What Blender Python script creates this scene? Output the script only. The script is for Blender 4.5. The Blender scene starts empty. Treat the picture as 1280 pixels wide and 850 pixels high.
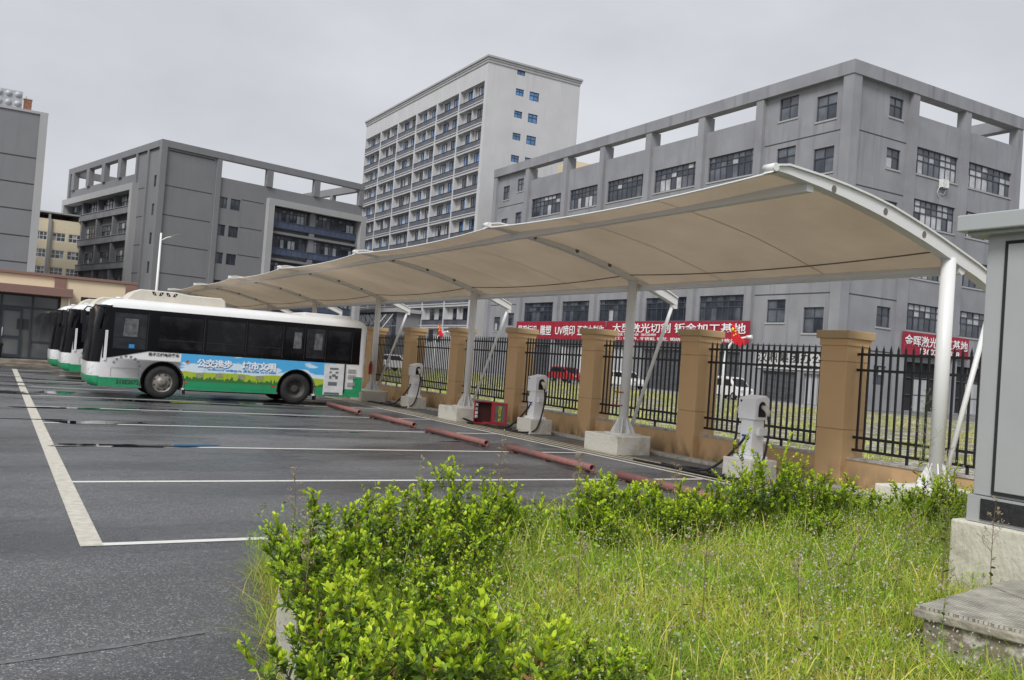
import bpy, bmesh, math, random
import numpy as np
from mathutils import Vector, Matrix
R = math.radians
random.seed(7); rng = np.random.default_rng(7)
sc = bpy.context.scene
COL = sc.collection

# ------------------------------------------------------------------ camera
YAW, PIT, ROL, CAMH = R(30.2), R(1.42), R(4.18), 1.85
fw = Vector((math.sin(YAW)*math.cos(PIT), math.cos(YAW)*math.cos(PIT), math.sin(PIT)))
r0 = Vector((math.cos(YAW), -math.sin(YAW), 0)); u0 = r0.cross(fw)
rt = r0*math.cos(ROL)+u0*math.sin(ROL); up = u0*math.cos(ROL)-r0*math.sin(ROL)
cam = bpy.data.cameras.new('camera'); co = bpy.data.objects.new('camera', cam); COL.objects.link(co)
cam.lens = 31.22; cam.sensor_width = 36; cam.clip_start = .05; cam.clip_end = 3000
m = Matrix((rt, up, -fw)).transposed().to_4x4(); m.translation = Vector((0, 0, CAMH)); co.matrix_world = m
sc.camera = co

# ------------------------------------------------------------------ world, sun, exposure
SUN_EL, SUN_AZ = R(48), R(-128)      # azimuth measured from +Y towards +X: the bright part of the overcast is behind and left
w = bpy.data.worlds.new('World'); sc.world = w; w.use_nodes = True
nt = w.node_tree; nt.nodes.clear()
N = lambda t, **k: (lambda n: ([setattr(n, a, b) for a, b in k.items()], n)[1])(nt.nodes.new(t))
out = N('ShaderNodeOutputWorld'); bg = N('ShaderNodeBackground'); bg.inputs[1].default_value = .12
sky = N('ShaderNodeTexSky', sky_type='NISHITA', sun_disc=False, sun_elevation=SUN_EL, sun_rotation=SUN_AZ)
sky.air_density = 1.4; sky.dust_density = 4.0; sky.ozone_density = 1.5
hs = N('ShaderNodeHueSaturation'); hs.inputs['Saturation'].default_value = .12
tc = N('ShaderNodeTexCoord'); mp = N('ShaderNodeMapping'); mp.inputs['Scale'].default_value = (1, 1, 2.0); mp.inputs['Location'].default_value = (.4, 1.3, 0)
cn = N('ShaderNodeTexNoise'); cn.inputs['Scale'].default_value = 1.6; cn.inputs['Detail'].default_value = 5; cn.inputs['Roughness'].default_value = .55
cr = N('ShaderNodeValToRGB'); cr.color_ramp.elements[0].position = .36; cr.color_ramp.elements[1].position = .66
cr.color_ramp.elements[0].color = (2.35, 2.45, 2.7, 1); cr.color_ramp.elements[1].color = (3.35, 3.45, 3.68, 1)
mx = N('ShaderNodeMixRGB'); mx.inputs[0].default_value = .8
L = nt.links.new
L(sky.outputs[0], hs.inputs['Color']); L(tc.outputs['Generated'], mp.inputs[0]); L(mp.outputs[0], cn.inputs['Vector'])
L(cn.outputs['Fac'], cr.inputs[0]); L(hs.outputs[0], mx.inputs[1]); L(cr.outputs[0], mx.inputs[2])
L(mx.outputs[0], bg.inputs[0]); L(bg.outputs[0], out.inputs[0])
sl = bpy.data.lights.new('sun', 'SUN'); sl.energy = 1.5; sl.angle = R(22); sl.color = (1, .985, .965)
so = bpy.data.objects.new('sun', sl); COL.objects.link(so)
sd = Vector((math.sin(SUN_AZ)*math.cos(SUN_EL), math.cos(SUN_AZ)*math.cos(SUN_EL)*-1*-1, math.sin(SUN_EL)))
so.rotation_euler = sd.to_track_quat('Z', 'Y').to_euler(); so.location = (0, 0, 60)
sc.view_settings.view_transform = 'Standard'; sc.view_settings.look = 'None'
sc.view_settings.exposure = 0.8; sc.view_settings.gamma = 1; sc.view_settings.use_curve_mapping = False

# ------------------------------------------------------------------ materials
MATS = {}
def mat(name, c, rough=.6, var=.0, scale=3.0, metal=0, spec=.5, c2=None, bump=0, bscale=40, stretch=None, detail=6, fac=None, trans=0, coat=0, lo=.35, hi=.7):
    """procedural principled material; var darkens/lightens with noise, c2 mixes a second colour by noise"""
    if name in MATS: return MATS[name]
    m = bpy.data.materials.new(name); m.use_nodes = True; t = m.node_tree; b = t.nodes['Principled BSDF']
    b.inputs['Base Color'].default_value = (*c, 1); b.inputs['Roughness'].default_value = rough
    b.inputs['Metallic'].default_value = metal; b.inputs['Specular IOR Level'].default_value = spec
    if coat: b.inputs['Coat Weight'].default_value = coat
    ln = t.links.new
    tx = t.nodes.new('ShaderNodeTexCoord'); mpp = t.nodes.new('ShaderNodeMapping'); ln(tx.outputs['Object'], mpp.inputs[0])
    if stretch: mpp.inputs['Scale'].default_value = stretch
    if var or c2:
        n = t.nodes.new('ShaderNodeTexNoise'); n.inputs['Scale'].default_value = scale; n.inputs['Detail'].default_value = detail; n.inputs['Roughness'].default_value = .6
        ln(mpp.outputs[0], n.inputs['Vector'])
        rp = t.nodes.new('ShaderNodeValToRGB'); ln(n.outputs['Fac'], rp.inputs[0])
        rp.color_ramp.elements[0].position = lo; rp.color_ramp.elements[1].position = hi
        a = tuple(min(1, x*(1-var)) for x in c); d = c2 if c2 else tuple(min(1, x*(1+var)) for x in c)
        rp.color_ramp.elements[0].color = (*a, 1); rp.color_ramp.elements[1].color = (*d, 1)
        ln(rp.outputs[0], b.inputs['Base Color'])
    if bump:
        n2 = t.nodes.new('ShaderNodeTexNoise'); n2.inputs['Scale'].default_value = bscale; n2.inputs['Detail'].default_value = 4
        ln(mpp.outputs[0], n2.inputs['Vector']); bp = t.nodes.new('ShaderNodeBump'); bp.inputs['Strength'].default_value = bump; bp.inputs['Distance'].default_value = .02
        ln(n2.outputs['Fac'], bp.inputs['Height']); ln(bp.outputs[0], b.inputs['Normal'])
    if trans:
        tr = t.nodes.new('ShaderNodeBsdfTranslucent'); tr.inputs[0].default_value = (*c, 1); ms = t.nodes.new('ShaderNodeMixShader')
        ms.inputs[0].default_value = trans; ln(b.outputs[0], ms.inputs[1]); ln(tr.outputs[0], ms.inputs[2]); ln(ms.outputs[0], t.nodes['Material Output'].inputs[0])
        if var or c2: ln(rp.outputs[0], tr.inputs[0])
    MATS[name] = m; return m
def streak(name, c, dark, amt=.5, sx=1.2, sz=.12, rough=.85, base_h=0):
    """rendered wall: fine mottling plus vertical rain streaks; optional splash band near the foot"""
    if name in MATS: return MATS[name]
    m = bpy.data.materials.new(name); m.use_nodes = True; t = m.node_tree; b = t.nodes['Principled BSDF']; ln = t.links.new
    b.inputs['Roughness'].default_value = rough; b.inputs['Specular IOR Level'].default_value = .3
    tx = t.nodes.new('ShaderNodeTexCoord')
    def noise(scl, s, det=5):
        mpp = t.nodes.new('ShaderNodeMapping'); mpp.inputs['Scale'].default_value = scl; ln(tx.outputs['Object'], mpp.inputs[0])
        n = t.nodes.new('ShaderNodeTexNoise'); n.inputs['Scale'].default_value = s; n.inputs['Detail'].default_value = det; ln(mpp.outputs[0], n.inputs['Vector']); return n.outputs['Fac']
    def ramp(f, p0, p1, v0, v1):
        r = t.nodes.new('ShaderNodeMapRange'); r.inputs[1].default_value = p0; r.inputs[2].default_value = p1; r.inputs[3].default_value = v0; r.inputs[4].default_value = v1; ln(f, r.inputs[0]); return r.outputs[0]
    s1 = ramp(noise((sx, sx, sz), 1.0), .48, .78, 0, amt); s2 = ramp(noise((1, 1, 1), .35, 8), .35, .7, 0, amt*.6)
    ad = t.nodes.new('ShaderNodeMath'); ad.operation = 'MAXIMUM'; ln(s1, ad.inputs[0]); ln(s2, ad.inputs[1]); f = ad.outputs[0]
    if base_h:
        sp = t.nodes.new('ShaderNodeSeparateXYZ'); ln(tx.outputs['Object'], sp.inputs[0])
        zz = t.nodes.new('ShaderNodeMath'); zz.operation = 'MULTIPLY_ADD'; zz.use_clamp = True; zz.inputs[1].default_value = -1/base_h; zz.inputs[2].default_value = 1.0; ln(sp.outputs[2], zz.inputs[0])
        nn = ramp(noise((1, 1, .5), 3.5, 6), .3, .6, -.6, 1.0)
        mu = t.nodes.new('ShaderNodeMath'); mu.operation = 'MULTIPLY'; mu.use_clamp = True; ln(zz.outputs[0], mu.inputs[0]); ln(nn, mu.inputs[1])
        a2 = t.nodes.new('ShaderNodeMath'); a2.operation = 'MAXIMUM'; ln(f, a2.inputs[0]); ln(mu.outputs[0], a2.inputs[1]); f = a2.outputs[0]
    mxx = t.nodes.new('ShaderNodeMixRGB'); mxx.inputs[1].default_value = (*c, 1); mxx.inputs[2].default_value = (*dark, 1); ln(f, mxx.inputs[0]); ln(mxx.outputs[0], b.inputs['Base Color'])
    bp = t.nodes.new('ShaderNodeBump'); bp.inputs['Strength'].default_value = .25; bp.inputs['Distance'].default_value = .01; ln(noise((1, 1, 1), 60, 3), bp.inputs['Height']); ln(bp.outputs[0], b.inputs['Normal'])
    MATS[name] = m; return m
def glass(name, c, rough=.06, var=.4, scale=.6, spec=.9):
    return mat(name, c, rough, var=var, scale=scale, spec=spec, detail=2)

grey_wall = streak('grey_render', (.295, .298, .318), (.15, .15, .16), .75)
dark_wall = streak('dark_grey_render', (.215, .217, .228), (.15, .152, .16), .5)
pale_wall = streak('pale_grey_render', (.53, .53, .54), (.36, .36, .36), .5)
trimw = streak('light_trim', (.38, .38, .385), (.27, .27, .27), .4)
cream_wall = streak('cream_render', (.72, .60, .42), (.60, .50, .36), .3)
brown_trim = streak('brown_trim', (.235, .145, .12), (.18, .115, .095), .4)
fence_wall = streak('ochre_render', (.68, .45, .24), (.25, .18, .11), .10, 3, .6, base_h=.55)
groove_m = mat('groove', (.05, .05, .055), .9)
win_frame = mat('window_frame', (.05, .055, .07), .5)
pane_d = glass('pane_dark', (.035, .042, .055)); pane_m = glass('pane_grey', (.10, .11, .13), .12); pane_l = mat('pane_pale', (.45, .46, .48), .25, var=.3, scale=.8); pane_b = glass('pane_blue', (.07, .20, .42), .15)
bal_m = mat('balcony_blue_grey', (.10, .115, .15), .5, var=.15)
white_paint = mat('white_paint', (.74, .74, .73), .45, var=.08, scale=2)
steel_white = mat('painted_steel', (.78, .78, .775), .4, var=.09, scale=1.3, c2=(.72, .72, .70))
concrete = mat('concrete', (.46, .44, .39), .85, var=.35, scale=6, bump=.5, bscale=25)
black = mat('black_metal', (.012, .012, .014), .4, var=.3)
rubber = mat('rubber', (.018, .018, .019), .75, var=.3, scale=8, bump=.2)
dark_in = mat('dark_inside', (.02, .02, .022), .9)
red_banner = mat('banner_red', (.31, .012, .032), .6, var=.15, scale=1)
white_ink = mat('lettering_white', (.8, .8, .8), .6)
dark_ink = mat('lettering_dark', (.03, .03, .035), .6)

# ------------------------------------------------------------------ mesh helpers
class MB:
    def __init__(s): s.v, s.f, s.mi, s.sm = [], [], [], []
    def face(s, pts, mi=0, smooth=False):
        n = len(s.v); s.v += [tuple(p) for p in pts]; s.f.append(tuple(range(n, n+len(pts)))); s.mi.append(mi); s.sm.append(smooth); return s
    def add(s, verts, faces, mi=0, smooth=False):
        n = len(s.v); s.v += [tuple(p) for p in verts]
        for f in faces: s.f.append(tuple(i+n for i in f)); s.mi.append(mi); s.sm.append(smooth)
        return s
    def hexa(s, c, mi=0):
        return s.add(c, [(0, 3, 2, 1), (4, 5, 6, 7), (0, 1, 5, 4), (1, 2, 6, 5), (2, 3, 7, 6), (3, 0, 4, 7)], mi)
    def box(s, x0, x1, y0, y1, z0, z1, mi=0):
        return s.hexa([(x0, y0, z0), (x1, y0, z0), (x1, y1, z0), (x0, y1, z0), (x0, y0, z1), (x1, y0, z1), (x1, y1, z1), (x0, y1, z1)], mi)
    def prism(s, poly, y0, y1, mi=0, axis='y'):
        """poly in (a,z): extruded along y (or x); poly in (x,y) extruded along z for axis z"""
        P = {'y': lambda a, b, t: (a, t, b), 'x': lambda a, b, t: (t, a, b), 'z': lambda a, b, t: (a, b, t)}[axis]
        n = len(poly); vs = [P(a, b, y0) for a, b in poly]+[P(a, b, y1) for a, b in poly]
        fs = [tuple(range(n)), tuple(range(2*n-1, n-1, -1))]+[(i, i+n, (i+1) % n+n, (i+1) % n) for i in range(n)]
        return s.add(vs, fs, mi)
    def tube(s, path, rad, n=8, mi=0, caps=True, smooth=True):
        path = [Vector(p) for p in path]; rads = rad if isinstance(rad, (list, tuple)) else [rad]*len(path)
        base = len(s.v); prev = None
        for i, p in enumerate(path):
            d = (path[min(i+1, len(path)-1)]-path[max(i-1, 0)]).normalized()
            a = prev if prev is not None else (Vector((0, 0, 1)) if abs(d.z) < .9 else Vector((1, 0, 0)))
            a = (a-d*a.dot(d)).normalized(); prev = a; b = d.cross(a)
            for k in range(n):
                t = 2*math.pi*k/n; s.v.append(tuple(p+(a*math.cos(t)+b*math.sin(t))*rads[i]))
        for i in range(len(path)-1):
            for k in range(n):
                s.f.append((base+i*n+k, base+i*n+(k+1) % n, base+(i+1)*n+(k+1) % n, base+(i+1)*n+k)); s.mi.append(mi); s.sm.append(smooth)
        if caps:
            s.f.append(tuple(base+k for k in range(n))[::-1]); s.mi.append(mi); s.sm.append(False)
            e = base+(len(path)-1)*n; s.f.append(tuple(e+k for k in range(n))); s.mi.append(mi); s.sm.append(False)
        return s
    def cyl(s, p0, p1, r, n=24, mi=0): return s.tube([p0, p1], r, n, mi)
    def lathe(s, prof, axis_o, axis, n=32, mi=0):
        """prof: (radius, offset along axis)"""
        ax = Vector(axis).normalized(); a = Vector((0, 0, 1)) if abs(ax.z) < .9 else Vector((1, 0, 0)); a = (a-ax*a.dot(ax)).normalized(); b = ax.cross(a); o = Vector(axis_o)
        base = len(s.v)
        for r, h in prof:
            for k in range(n):
                t = 2*math.pi*k/n; s.v.append(tuple(o+ax*h+(a*math.cos(t)+b*math.sin(t))*r))
        for i in range(len(prof)-1):
            for k in range(n):
                s.f.append((base+i*n+k, base+i*n+(k+1) % n, base+(i+1)*n+(k+1) % n, base+(i+1)*n+k)); s.mi.append(mi); s.sm.append(True)
        return s
    def build(s, name, mats, parent=None, bevel=0, kind=None, label=None, seg=2, fix=True):
        me = bpy.data.meshes.new(name); me.from_pydata(s.v, [], s.f)
        if not isinstance(mats, (list, tuple)): mats = [mats]
        for m in mats: me.materials.append(m)
        me.polygons.foreach_set('material_index', s.mi); me.polygons.foreach_set('use_smooth', s.sm)
        if fix:
            bm = bmesh.new(); bm.from_mesh(me); bmesh.ops.remove_doubles(bm, verts=bm.verts, dist=1e-5) if fix == 2 else None
            bmesh.ops.recalc_face_normals(bm, faces=bm.faces); bm.to_mesh(me); bm.free()
        me.update(); o = bpy.data.objects.new(name, me); COL.objects.link(o)
        if parent is not None: o.parent = parent
        if bevel:
            b = o.modifiers.new('bevel', 'BEVEL'); b.width = bevel; b.segments = seg; b.limit_method = 'ANGLE'; b.angle_limit = R(40); b.harden_normals = False
        if kind: o['kind'] = kind
        if label: o['label'] = label
        return o
    def pieces(s):
        par = list(range(len(s.v)))
        def fd(a):
            while par[a] != a: par[a] = par[par[a]]; a = par[a]
            return a
        for f in s.f:
            for q in f[1:]: par[fd(q)] = fd(f[0])
        G = {}
        for i, f in enumerate(s.f): G.setdefault(fd(f[0]), []).append(i)
        out = []
        for ids in G.values():
            b = MB(); mp_ = {}
            for i in ids:
                for q in s.f[i]:
                    if q not in mp_: mp_[q] = len(b.v); b.v.append(s.v[q])
                b.f.append(tuple(mp_[q] for q in s.f[i])); b.mi.append(s.mi[i]); b.sm.append(s.sm[i])
            out.append(b)
        return out
    def build_split(s, name, mats, parent=None, **k): return [b.build(name, mats, parent, **k) for b in s.pieces()]

def thing(name, label, cat, loc=(0, 0, 0), rz=0, group=None):
    o = bpy.data.objects.new(name, None); COL.objects.link(o); o.location = loc; o.rotation_euler = (0, 0, rz); o.empty_display_size = .2
    return tag(o, label, cat, group)
def tag(o, label, cat, group=None):
    o['label'] = label; o['category'] = cat
    if group: o['group'] = group
    return o
def copy_tree(o, parent=None):
    c = o.copy(); COL.objects.link(c); c.parent = parent
    for ch in list(o.children): copy_tree(ch, c)
    return c
def struct(name, mb, m, **k): return mb.build(name, m, kind='structure', **k)
def text_mesh(s, size, depth=.01, bold=.0, sx=1.0, align='LEFT'):
    c = bpy.data.curves.new('lettering', 'FONT'); c.body = s; c.size = size; c.extrude = depth; c.offset = bold; c.align_x = align; c.resolution_u = 2
    o = bpy.data.objects.new('lettering', c); COL.objects.link(o); dg = bpy.context.evaluated_depsgraph_get(); dg.update()
    me = bpy.data.meshes.new_from_object(o.evaluated_get(dg)); bpy.data.objects.remove(o); bpy.data.curves.remove(c)
    if sx != 1.0:
        for v in me.vertices: v.co.x *= sx
    return me
def text(parent, s, size, pos, U, Nn, m, depth=.006, bold=0, sx=1.0, align='LEFT', name='lettering', width=None, rot=0):
    """lettering on a vertical face: U = reading direction, Nn = outward normal (both horizontal)"""
    me = text_mesh(s, size, depth, bold, 1, align); me.materials.clear(); me.materials.append(m)
    if width:
        xs = [v.co.x for v in me.vertices]; k = width/(max(xs)-min(xs))
        for v in me.vertices: v.co.x *= k
    o = bpy.data.objects.new(name, me); COL.objects.link(o)
    U = Vector((*U, 0)) if len(U) == 2 else Vector(U); Nn = Vector((*Nn, 0)) if len(Nn) == 2 else Vector(Nn); Z = Vector((0, 0, 1))
    if rot: U, Z = U*math.cos(rot)+Z*math.sin(rot), Z*math.cos(rot)-U*math.sin(rot)
    mm = Matrix((U, Z, Nn)).transposed().to_4x4(); mm.translation = Vector(pos); o.matrix_local = mm
    if parent is not None: o.parent = parent
    return o

class Face:
    """a vertical facade plane in the local space of its building: origin, along U, outward normal Nn"""
    def __init__(s, o, U, Nn): s.o, s.U, s.N = Vector(o), Vector((*U, 0)), Vector((*Nn, 0))
    def p(s, u, z, n=0): return s.o+s.U*u+s.N*n+Vector((0, 0, z))
    def box(s, mb, u0, u1, z0, z1, n0, n1, mi=0):
        return mb.hexa([s.p(u0, z0, n0), s.p(u1, z0, n0), s.p(u1, z0, n1), s.p(u0, z0, n1), s.p(u0, z1, n0), s.p(u1, z1, n0), s.p(u1, z1, n1), s.p(u0, z1, n1)], mi)
    def quad(s, mb, u0, u1, z0, z1, n, mi=0): return mb.face([s.p(u0, z0, n), s.p(u1, z0, n), s.p(u1, z1, n), s.p(u0, z1, n)], mi)
    def wall(s, mb, u0, u1, z0, z1, holes, d=.25, mi=0, n=0):
        us = sorted({u0, u1, *[h[0] for h in holes], *[h[1] for h in holes]}); zs = sorted({z0, z1, *[h[2] for h in holes], *[h[3] for h in holes]})
        us = [u for u in us if u0 <= u <= u1]; zs = [z for z in zs if z0 <= z <= z1]
        for a, b in zip(us, us[1:]):
            run = None
            for c, e in list(zip(zs, zs[1:]))+[(None, None)]:
                inh = c is None or any(h[0]-1e-6 <= a and b <= h[1]+1e-6 and h[2]-1e-6 <= c and e <= h[3]+1e-6 for h in holes)
                if inh:
                    if run: s.quad(mb, a, b, run[0], run[1], n, mi); run = None
                else: run = (run[0], e) if run else (c, e)
        for h in holes:
            a, b, c, e = h
            for q in (((a, c), (b, c)), ((a, e), (b, e)), ((a, c), (a, e)), ((b, c), (b, e))):
                mb.face([s.p(*q[0], n), s.p(*q[1], n), s.p(*q[1], n-d), s.p(*q[0], n-d)], mi)
    def window(s, parent, u0, u1, z0, z1, nu, nz, d=.18, pal=(.6, .3, .1), w=.045, zsplit=None, kind=None, panes=None, fm=None, sill=False):
        f = MB(); g = MB(); n = -d; t = .06
        if zsplit: rows = [z0]+[z0+(z1-z0)*q for q in zsplit]+[z1]
        else: rows = [z0+(z1-z0)*k/nz for k in range(nz+1)]
        cols = [u0+(u1-u0)*k/nu for k in range(nu+1)]
        for z in rows:
            zz = min(max(z, z0+w), z1-w); s.box(f, u0, u1, zz-w, zz+w, n-t, n+t)
        for k, u in enumerate(cols):
            uu = min(max(u, u0+w), u1-w); s.box(f, uu-w*.9, uu+w*.9, z0+2*w, z1-2*w, n-t*.9, n+t*.9)
        for a, b in zip(cols, cols[1:]):
            for c, e in zip(rows, rows[1:]):
                q = random.random(); mi = 0 if q < pal[0] else 1 if q < pal[0]+pal[1] else 2
                tl = random.uniform(-.01, .01)
                g.face([s.p(a, c, n+tl), s.p(b, c, n-tl), s.p(b, e, n-tl), s.p(a, e, n+tl)], mi)
        fo = f.build('window', fm or win_frame, parent, kind=kind)
        g.build('pane', panes or [pane_d, pane_m, pane_l], fo, fix=False)
        if sill: sb = MB(); s.box(sb, u0-.1, u1+.1, z0-.14, z0-.002, -.02, .07); sb.build('window_sill', trimw, fo)
        return fo
# ================================================================== GROUND
def asphalt_mat():
    m = bpy.data.materials.new('wet_asphalt'); m.use_nodes = True; t = m.node_tree; b = t.nodes['Principled BSDF']; ln = t.links.new; nn = t.nodes.new
    tx = nn('ShaderNodeTexCoord')
    def noise(scl, s, det=5, rg=.55, loc=(0, 0, 0)):
        q = nn('ShaderNodeMapping'); q.inputs['Scale'].default_value = scl; q.inputs['Location'].default_value = loc; ln(tx.outputs['Object'], q.inputs[0])
        n = nn('ShaderNodeTexNoise'); n.inputs['Scale'].default_value = s; n.inputs['Detail'].default_value = det; n.inputs['Roughness'].default_value = rg; ln(q.outputs[0], n.inputs['Vector']); return n.outputs['Fac']
    def mr(f, a, b_, c, d):
        r = nn('ShaderNodeMapRange'); r.inputs[1].default_value = a; r.inputs[2].default_value = b_; r.inputs[3].default_value = c; r.inputs[4].default_value = d; ln(f, r.inputs[0]); return r.outputs[0]
    def math_(op, x, y, clamp=False):
        q = nn('ShaderNodeMath'); q.operation = op; q.use_clamp = clamp
        for i, z in enumerate((x, y)):
            if isinstance(z, (int, float)): q.inputs[i].default_value = z
            else: ln(z, q.inputs[i])
        return q.outputs[0]
    grit = noise((1, 1, 1), 105, 3, .85); patch = noise((.5, 1, 1), .32, 5); wet = noise((.35, 1, 1), .55, 5, .6, (3, 7, 0))
    cr = nn('ShaderNodeValToRGB'); e = cr.color_ramp.elements; e[0].position = .41; e[1].position = .62; e[0].color = (.012, .012, .014, 1); e[1].color = (.25, .25, .255, 1); ln(grit, cr.inputs[0])
    vo = nn('ShaderNodeTexVoronoi'); vo.inputs['Scale'].default_value = 88; ln(tx.outputs['Object'], vo.inputs['Vector']); sx = nn('ShaderNodeSeparateXYZ'); ln(vo.outputs['Color'], sx.inputs[0])
    vr = nn('ShaderNodeValToRGB'); q = vr.color_ramp.elements; q[0].position = .0; q[0].color = (.012, .012, .014, 1); q[1].position = 1; q[1].color = (.46, .46, .46, 1); q2 = q.new(.55); q2.color = (.05, .05, .054, 1); q3 = q.new(.86); q3.color = (.15, .15, .155, 1); ln(sx.outputs[0], vr.inputs[0])
    cmx = nn('ShaderNodeMixRGB'); cmx.inputs[0].default_value = .48; ln(cr.outputs[0], cmx.inputs[1]); ln(vr.outputs[0], cmx.inputs[2]); cr = cmx
    mul = nn('ShaderNodeMixRGB'); mul.blend_type = 'MULTIPLY'; mul.inputs[0].default_value = 1; ln(cr.outputs[0], mul.inputs[1])
    spot = mr(noise((1, 1, 1), 2.3, 6, .65, (9, 2, 0)), .60, .70, 1, .62); pv = math_('MULTIPLY', mr(patch, .35, .68, .82, 1.42), spot); cmb = nn('ShaderNodeCombineXYZ'); [ln(pv, cmb.inputs[i]) for i in range(3)]; ln(cmb.outputs[0], mul.inputs[2])
    wm = mr(wet, .44, .56, 0, 1)
    mx = nn('ShaderNodeMixRGB'); mx.blend_type = 'MULTIPLY'; ln(mul.outputs[0], mx.inputs[1]); mx.inputs[2].default_value = (.5, .5, .52, 1); ln(wm, mx.inputs[0]); ln(mx.outputs[0], b.inputs['Base Color'])
    ro = mr(wm, 0, 1, .50, .24); ro2 = math_('ADD', ro, mr(grit, .3, .7, -.06, .08)); ln(ro2, b.inputs['Roughness']); b.inputs['Specular IOR Level'].default_value = .5
    bp = nn('ShaderNodeBump'); bp.inputs['Distance'].default_value = .006; ln(mr(wm, 0, 1, .75, .45), bp.inputs['Strength']); ln(grit, bp.inputs['Height']); ln(bp.outputs[0], b.inputs['Normal'])
    return m
asphalt = asphalt_mat()
line_paint = mat('road_paint', (.58, .57, .53), .5, c2=(.70, .69, .66), scale=14, detail=8, lo=.3, hi=.5, bump=.3, bscale=95)
line_old = mat('road_paint_aged', (.40, .375, .31), .55, c2=(.60, .57, .49), scale=10, detail=9, lo=.3, hi=.62, bump=.3, bscale=95)
cream_line = mat('road_paint_cream', (.66, .57, .38), .55, c2=(.40, .36, .28), scale=9, lo=.45, hi=.72)
terrain_m = mat('far_ground', (.16, .16, .15), .9, var=.3, scale=.2)
struct('ground', MB().box(-600, 800, -300, 1200, -.6, -.02), terrain_m)
struct('parking_lot', MB().face([(-70, -14, 0), (13.95, -14, 0), (13.95, 46.1, 0), (-70, 46.1, 0)]), asphalt)
mk = MB(); Zp = .004
mk.face([(.775, 8.42, Zp), (.96, 8.42, Zp), (.96, 43.6, Zp), (.775, 43.6, Zp)], 1)
YL = [8.47, 12.03, 15.8, 19.62, 23.55, 27.4, 31.25, 35.1, 38.95, 42.8]
for k, y in enumerate(YL):
    x1 = 11.15 if k else 11.15
    mk.face([(.96, y-.05, Zp), (x1, y-.05, Zp), (x1, y+.06, Zp), (.96, y+.06, Zp)], 0)
for x, wd, mi in ((11.18, .1, 0), (11.46, .09, 2), (11.70, .09, 2), (11.93, .07, 2)):
    mk.face([(x, 8.0, Zp), (x+wd, 8.0, Zp), (x+wd, 46, Zp), (x, 46, Zp)], mi)
struct('road_marking', mk, [line_paint, line_old, cream_line])
sm_ = MB(); pts = [(-9, 3.9), (-3, 5.05), (.16, 5.59), (.8, 5.7), (1.3, 5.82)]
for a, b in zip(pts, pts[1:]): sm_.face([(a[0], a[1]-.03, Zp), (b[0], b[1]-.03, Zp), (b[0], b[1]+.03, Zp), (a[0], a[1]+.03, Zp)])
struct('road_seam', sm_, mat('seam', (.13, .13, .135), .5, var=.3, scale=20))
# puddles lying in the drain hollow
water = mat('puddle_water', (.010, .010, .012), .03, spec=.35)
def puddle(cx, cy, lx, ly, seed):
    r = random.Random(seed); n = 64; ph = [r.uniform(0, 6.28) for _ in range(7)]; P = []
    for k in range(n):
        t = 2*math.pi*k/n; q = 1+.28*math.sin(2*t+ph[0])+.22*math.sin(3*t+ph[1])+.15*math.sin(5*t+ph[2])+.10*math.sin(9*t+ph[3])+.06*math.sin(15*t+ph[4])
        P.append((cx+lx*q*math.cos(t), cy+ly*q*math.sin(t), .0062))
    b = MB(); b.v = [(cx, cy, .0062)]+P; b.f = [(0, 1+k, 1+(k+1) % n) for k in range(n)]; b.mi = [0]*n; b.sm = [False]*n
    return b
pb = MB()
for args in [(2.35, 15.95, .95, .26, 1), (1.15, 15.75, .3, .05, 22), (1.9, 19.9, .8, .32, 2), (.9, 20.25, .5, .1, 21), (1.8, 23.3, .95, .3, 3), (3.7, 23.9, .8, .16, 4), (.4, 28.2, .7, .5, 5), (1.7, 28.9, .55, .55, 6), (-.6, 31.5, 1.3, .4, 7), (1.3, 33.5, 1.0, .45, 8), (-.4, 37, 1.1, .3, 9), (4.3, 26.6, 1.8, .3, 10), (7.4, 27.3, 1.5, .22, 11), (6.8, 23.1, .8, .13, 12), (6.9, 19.1, .5, .06, 13), (8.9, 17.6, .22, .07, 14), (9.2, 20.2, .3, .08, 15), (3.6, 35.8, 1.7, .35, 16), (3.2, 39.6, 1.2, .35, 17), (-3, 26, 1.6, .35, 18), (-6, 33, 3, .5, 19)]:
    q = puddle(*args); pb.add(q.v, q.f)
struct('puddle', pb, water, fix=False)
# verge strip at the fence
struct('verge_kerb', MB().box(13.05, 13.42, 8.6, 46, -.02, .055), concrete, bevel=.01)
# field beyond the fence
def field_mat():
    m = bpy.data.materials.new('field'); m.use_nodes = True; t = m.node_tree; b = t.nodes['Principled BSDF']; ln = t.links.new; nn = t.nodes.new
    tx = nn('ShaderNodeTexCoord'); b.inputs['Roughness'].default_value = .95
    def nz(s, det, c0, c1, p0, p1):
        n = nn('ShaderNodeTexNoise'); n.inputs['Scale'].default_value = s; n.inputs['Detail'].default_value = det; ln(tx.outputs['Object'], n.inputs['Vector'])
        r = nn('ShaderNodeValToRGB'); r.color_ramp.elements[0].position = p0; r.color_ramp.elements[1].position = p1; r.color_ramp.elements[0].color = (*c0, 1); r.color_ramp.elements[1].color = (*c1, 1); ln(n.outputs['Fac'], r.inputs[0]); return r.outputs[0]
    gr = nz(9, 5, (.09, .10, .03), (.27, .25, .12), .35, .7); gv = nz(5, 9, (.12, .105, .085), (.52, .49, .44), .40, .60); mk_ = nz(.9, 9, (0, 0, 0), (1, 1, 1), .44, .58)
    mx = nn('ShaderNodeMixRGB'); ln(mk_, mx.inputs[0]); ln(gr, mx.inputs[1]); ln(gv, mx.inputs[2]); ln(mx.outputs[0], b.inputs['Base Color']); return m
struct('field', MB().face([(13.8, -20, .06), (58, -20, .06), (58, 112, .06), (13.8, 112, .06)]), field_mat())
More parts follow.
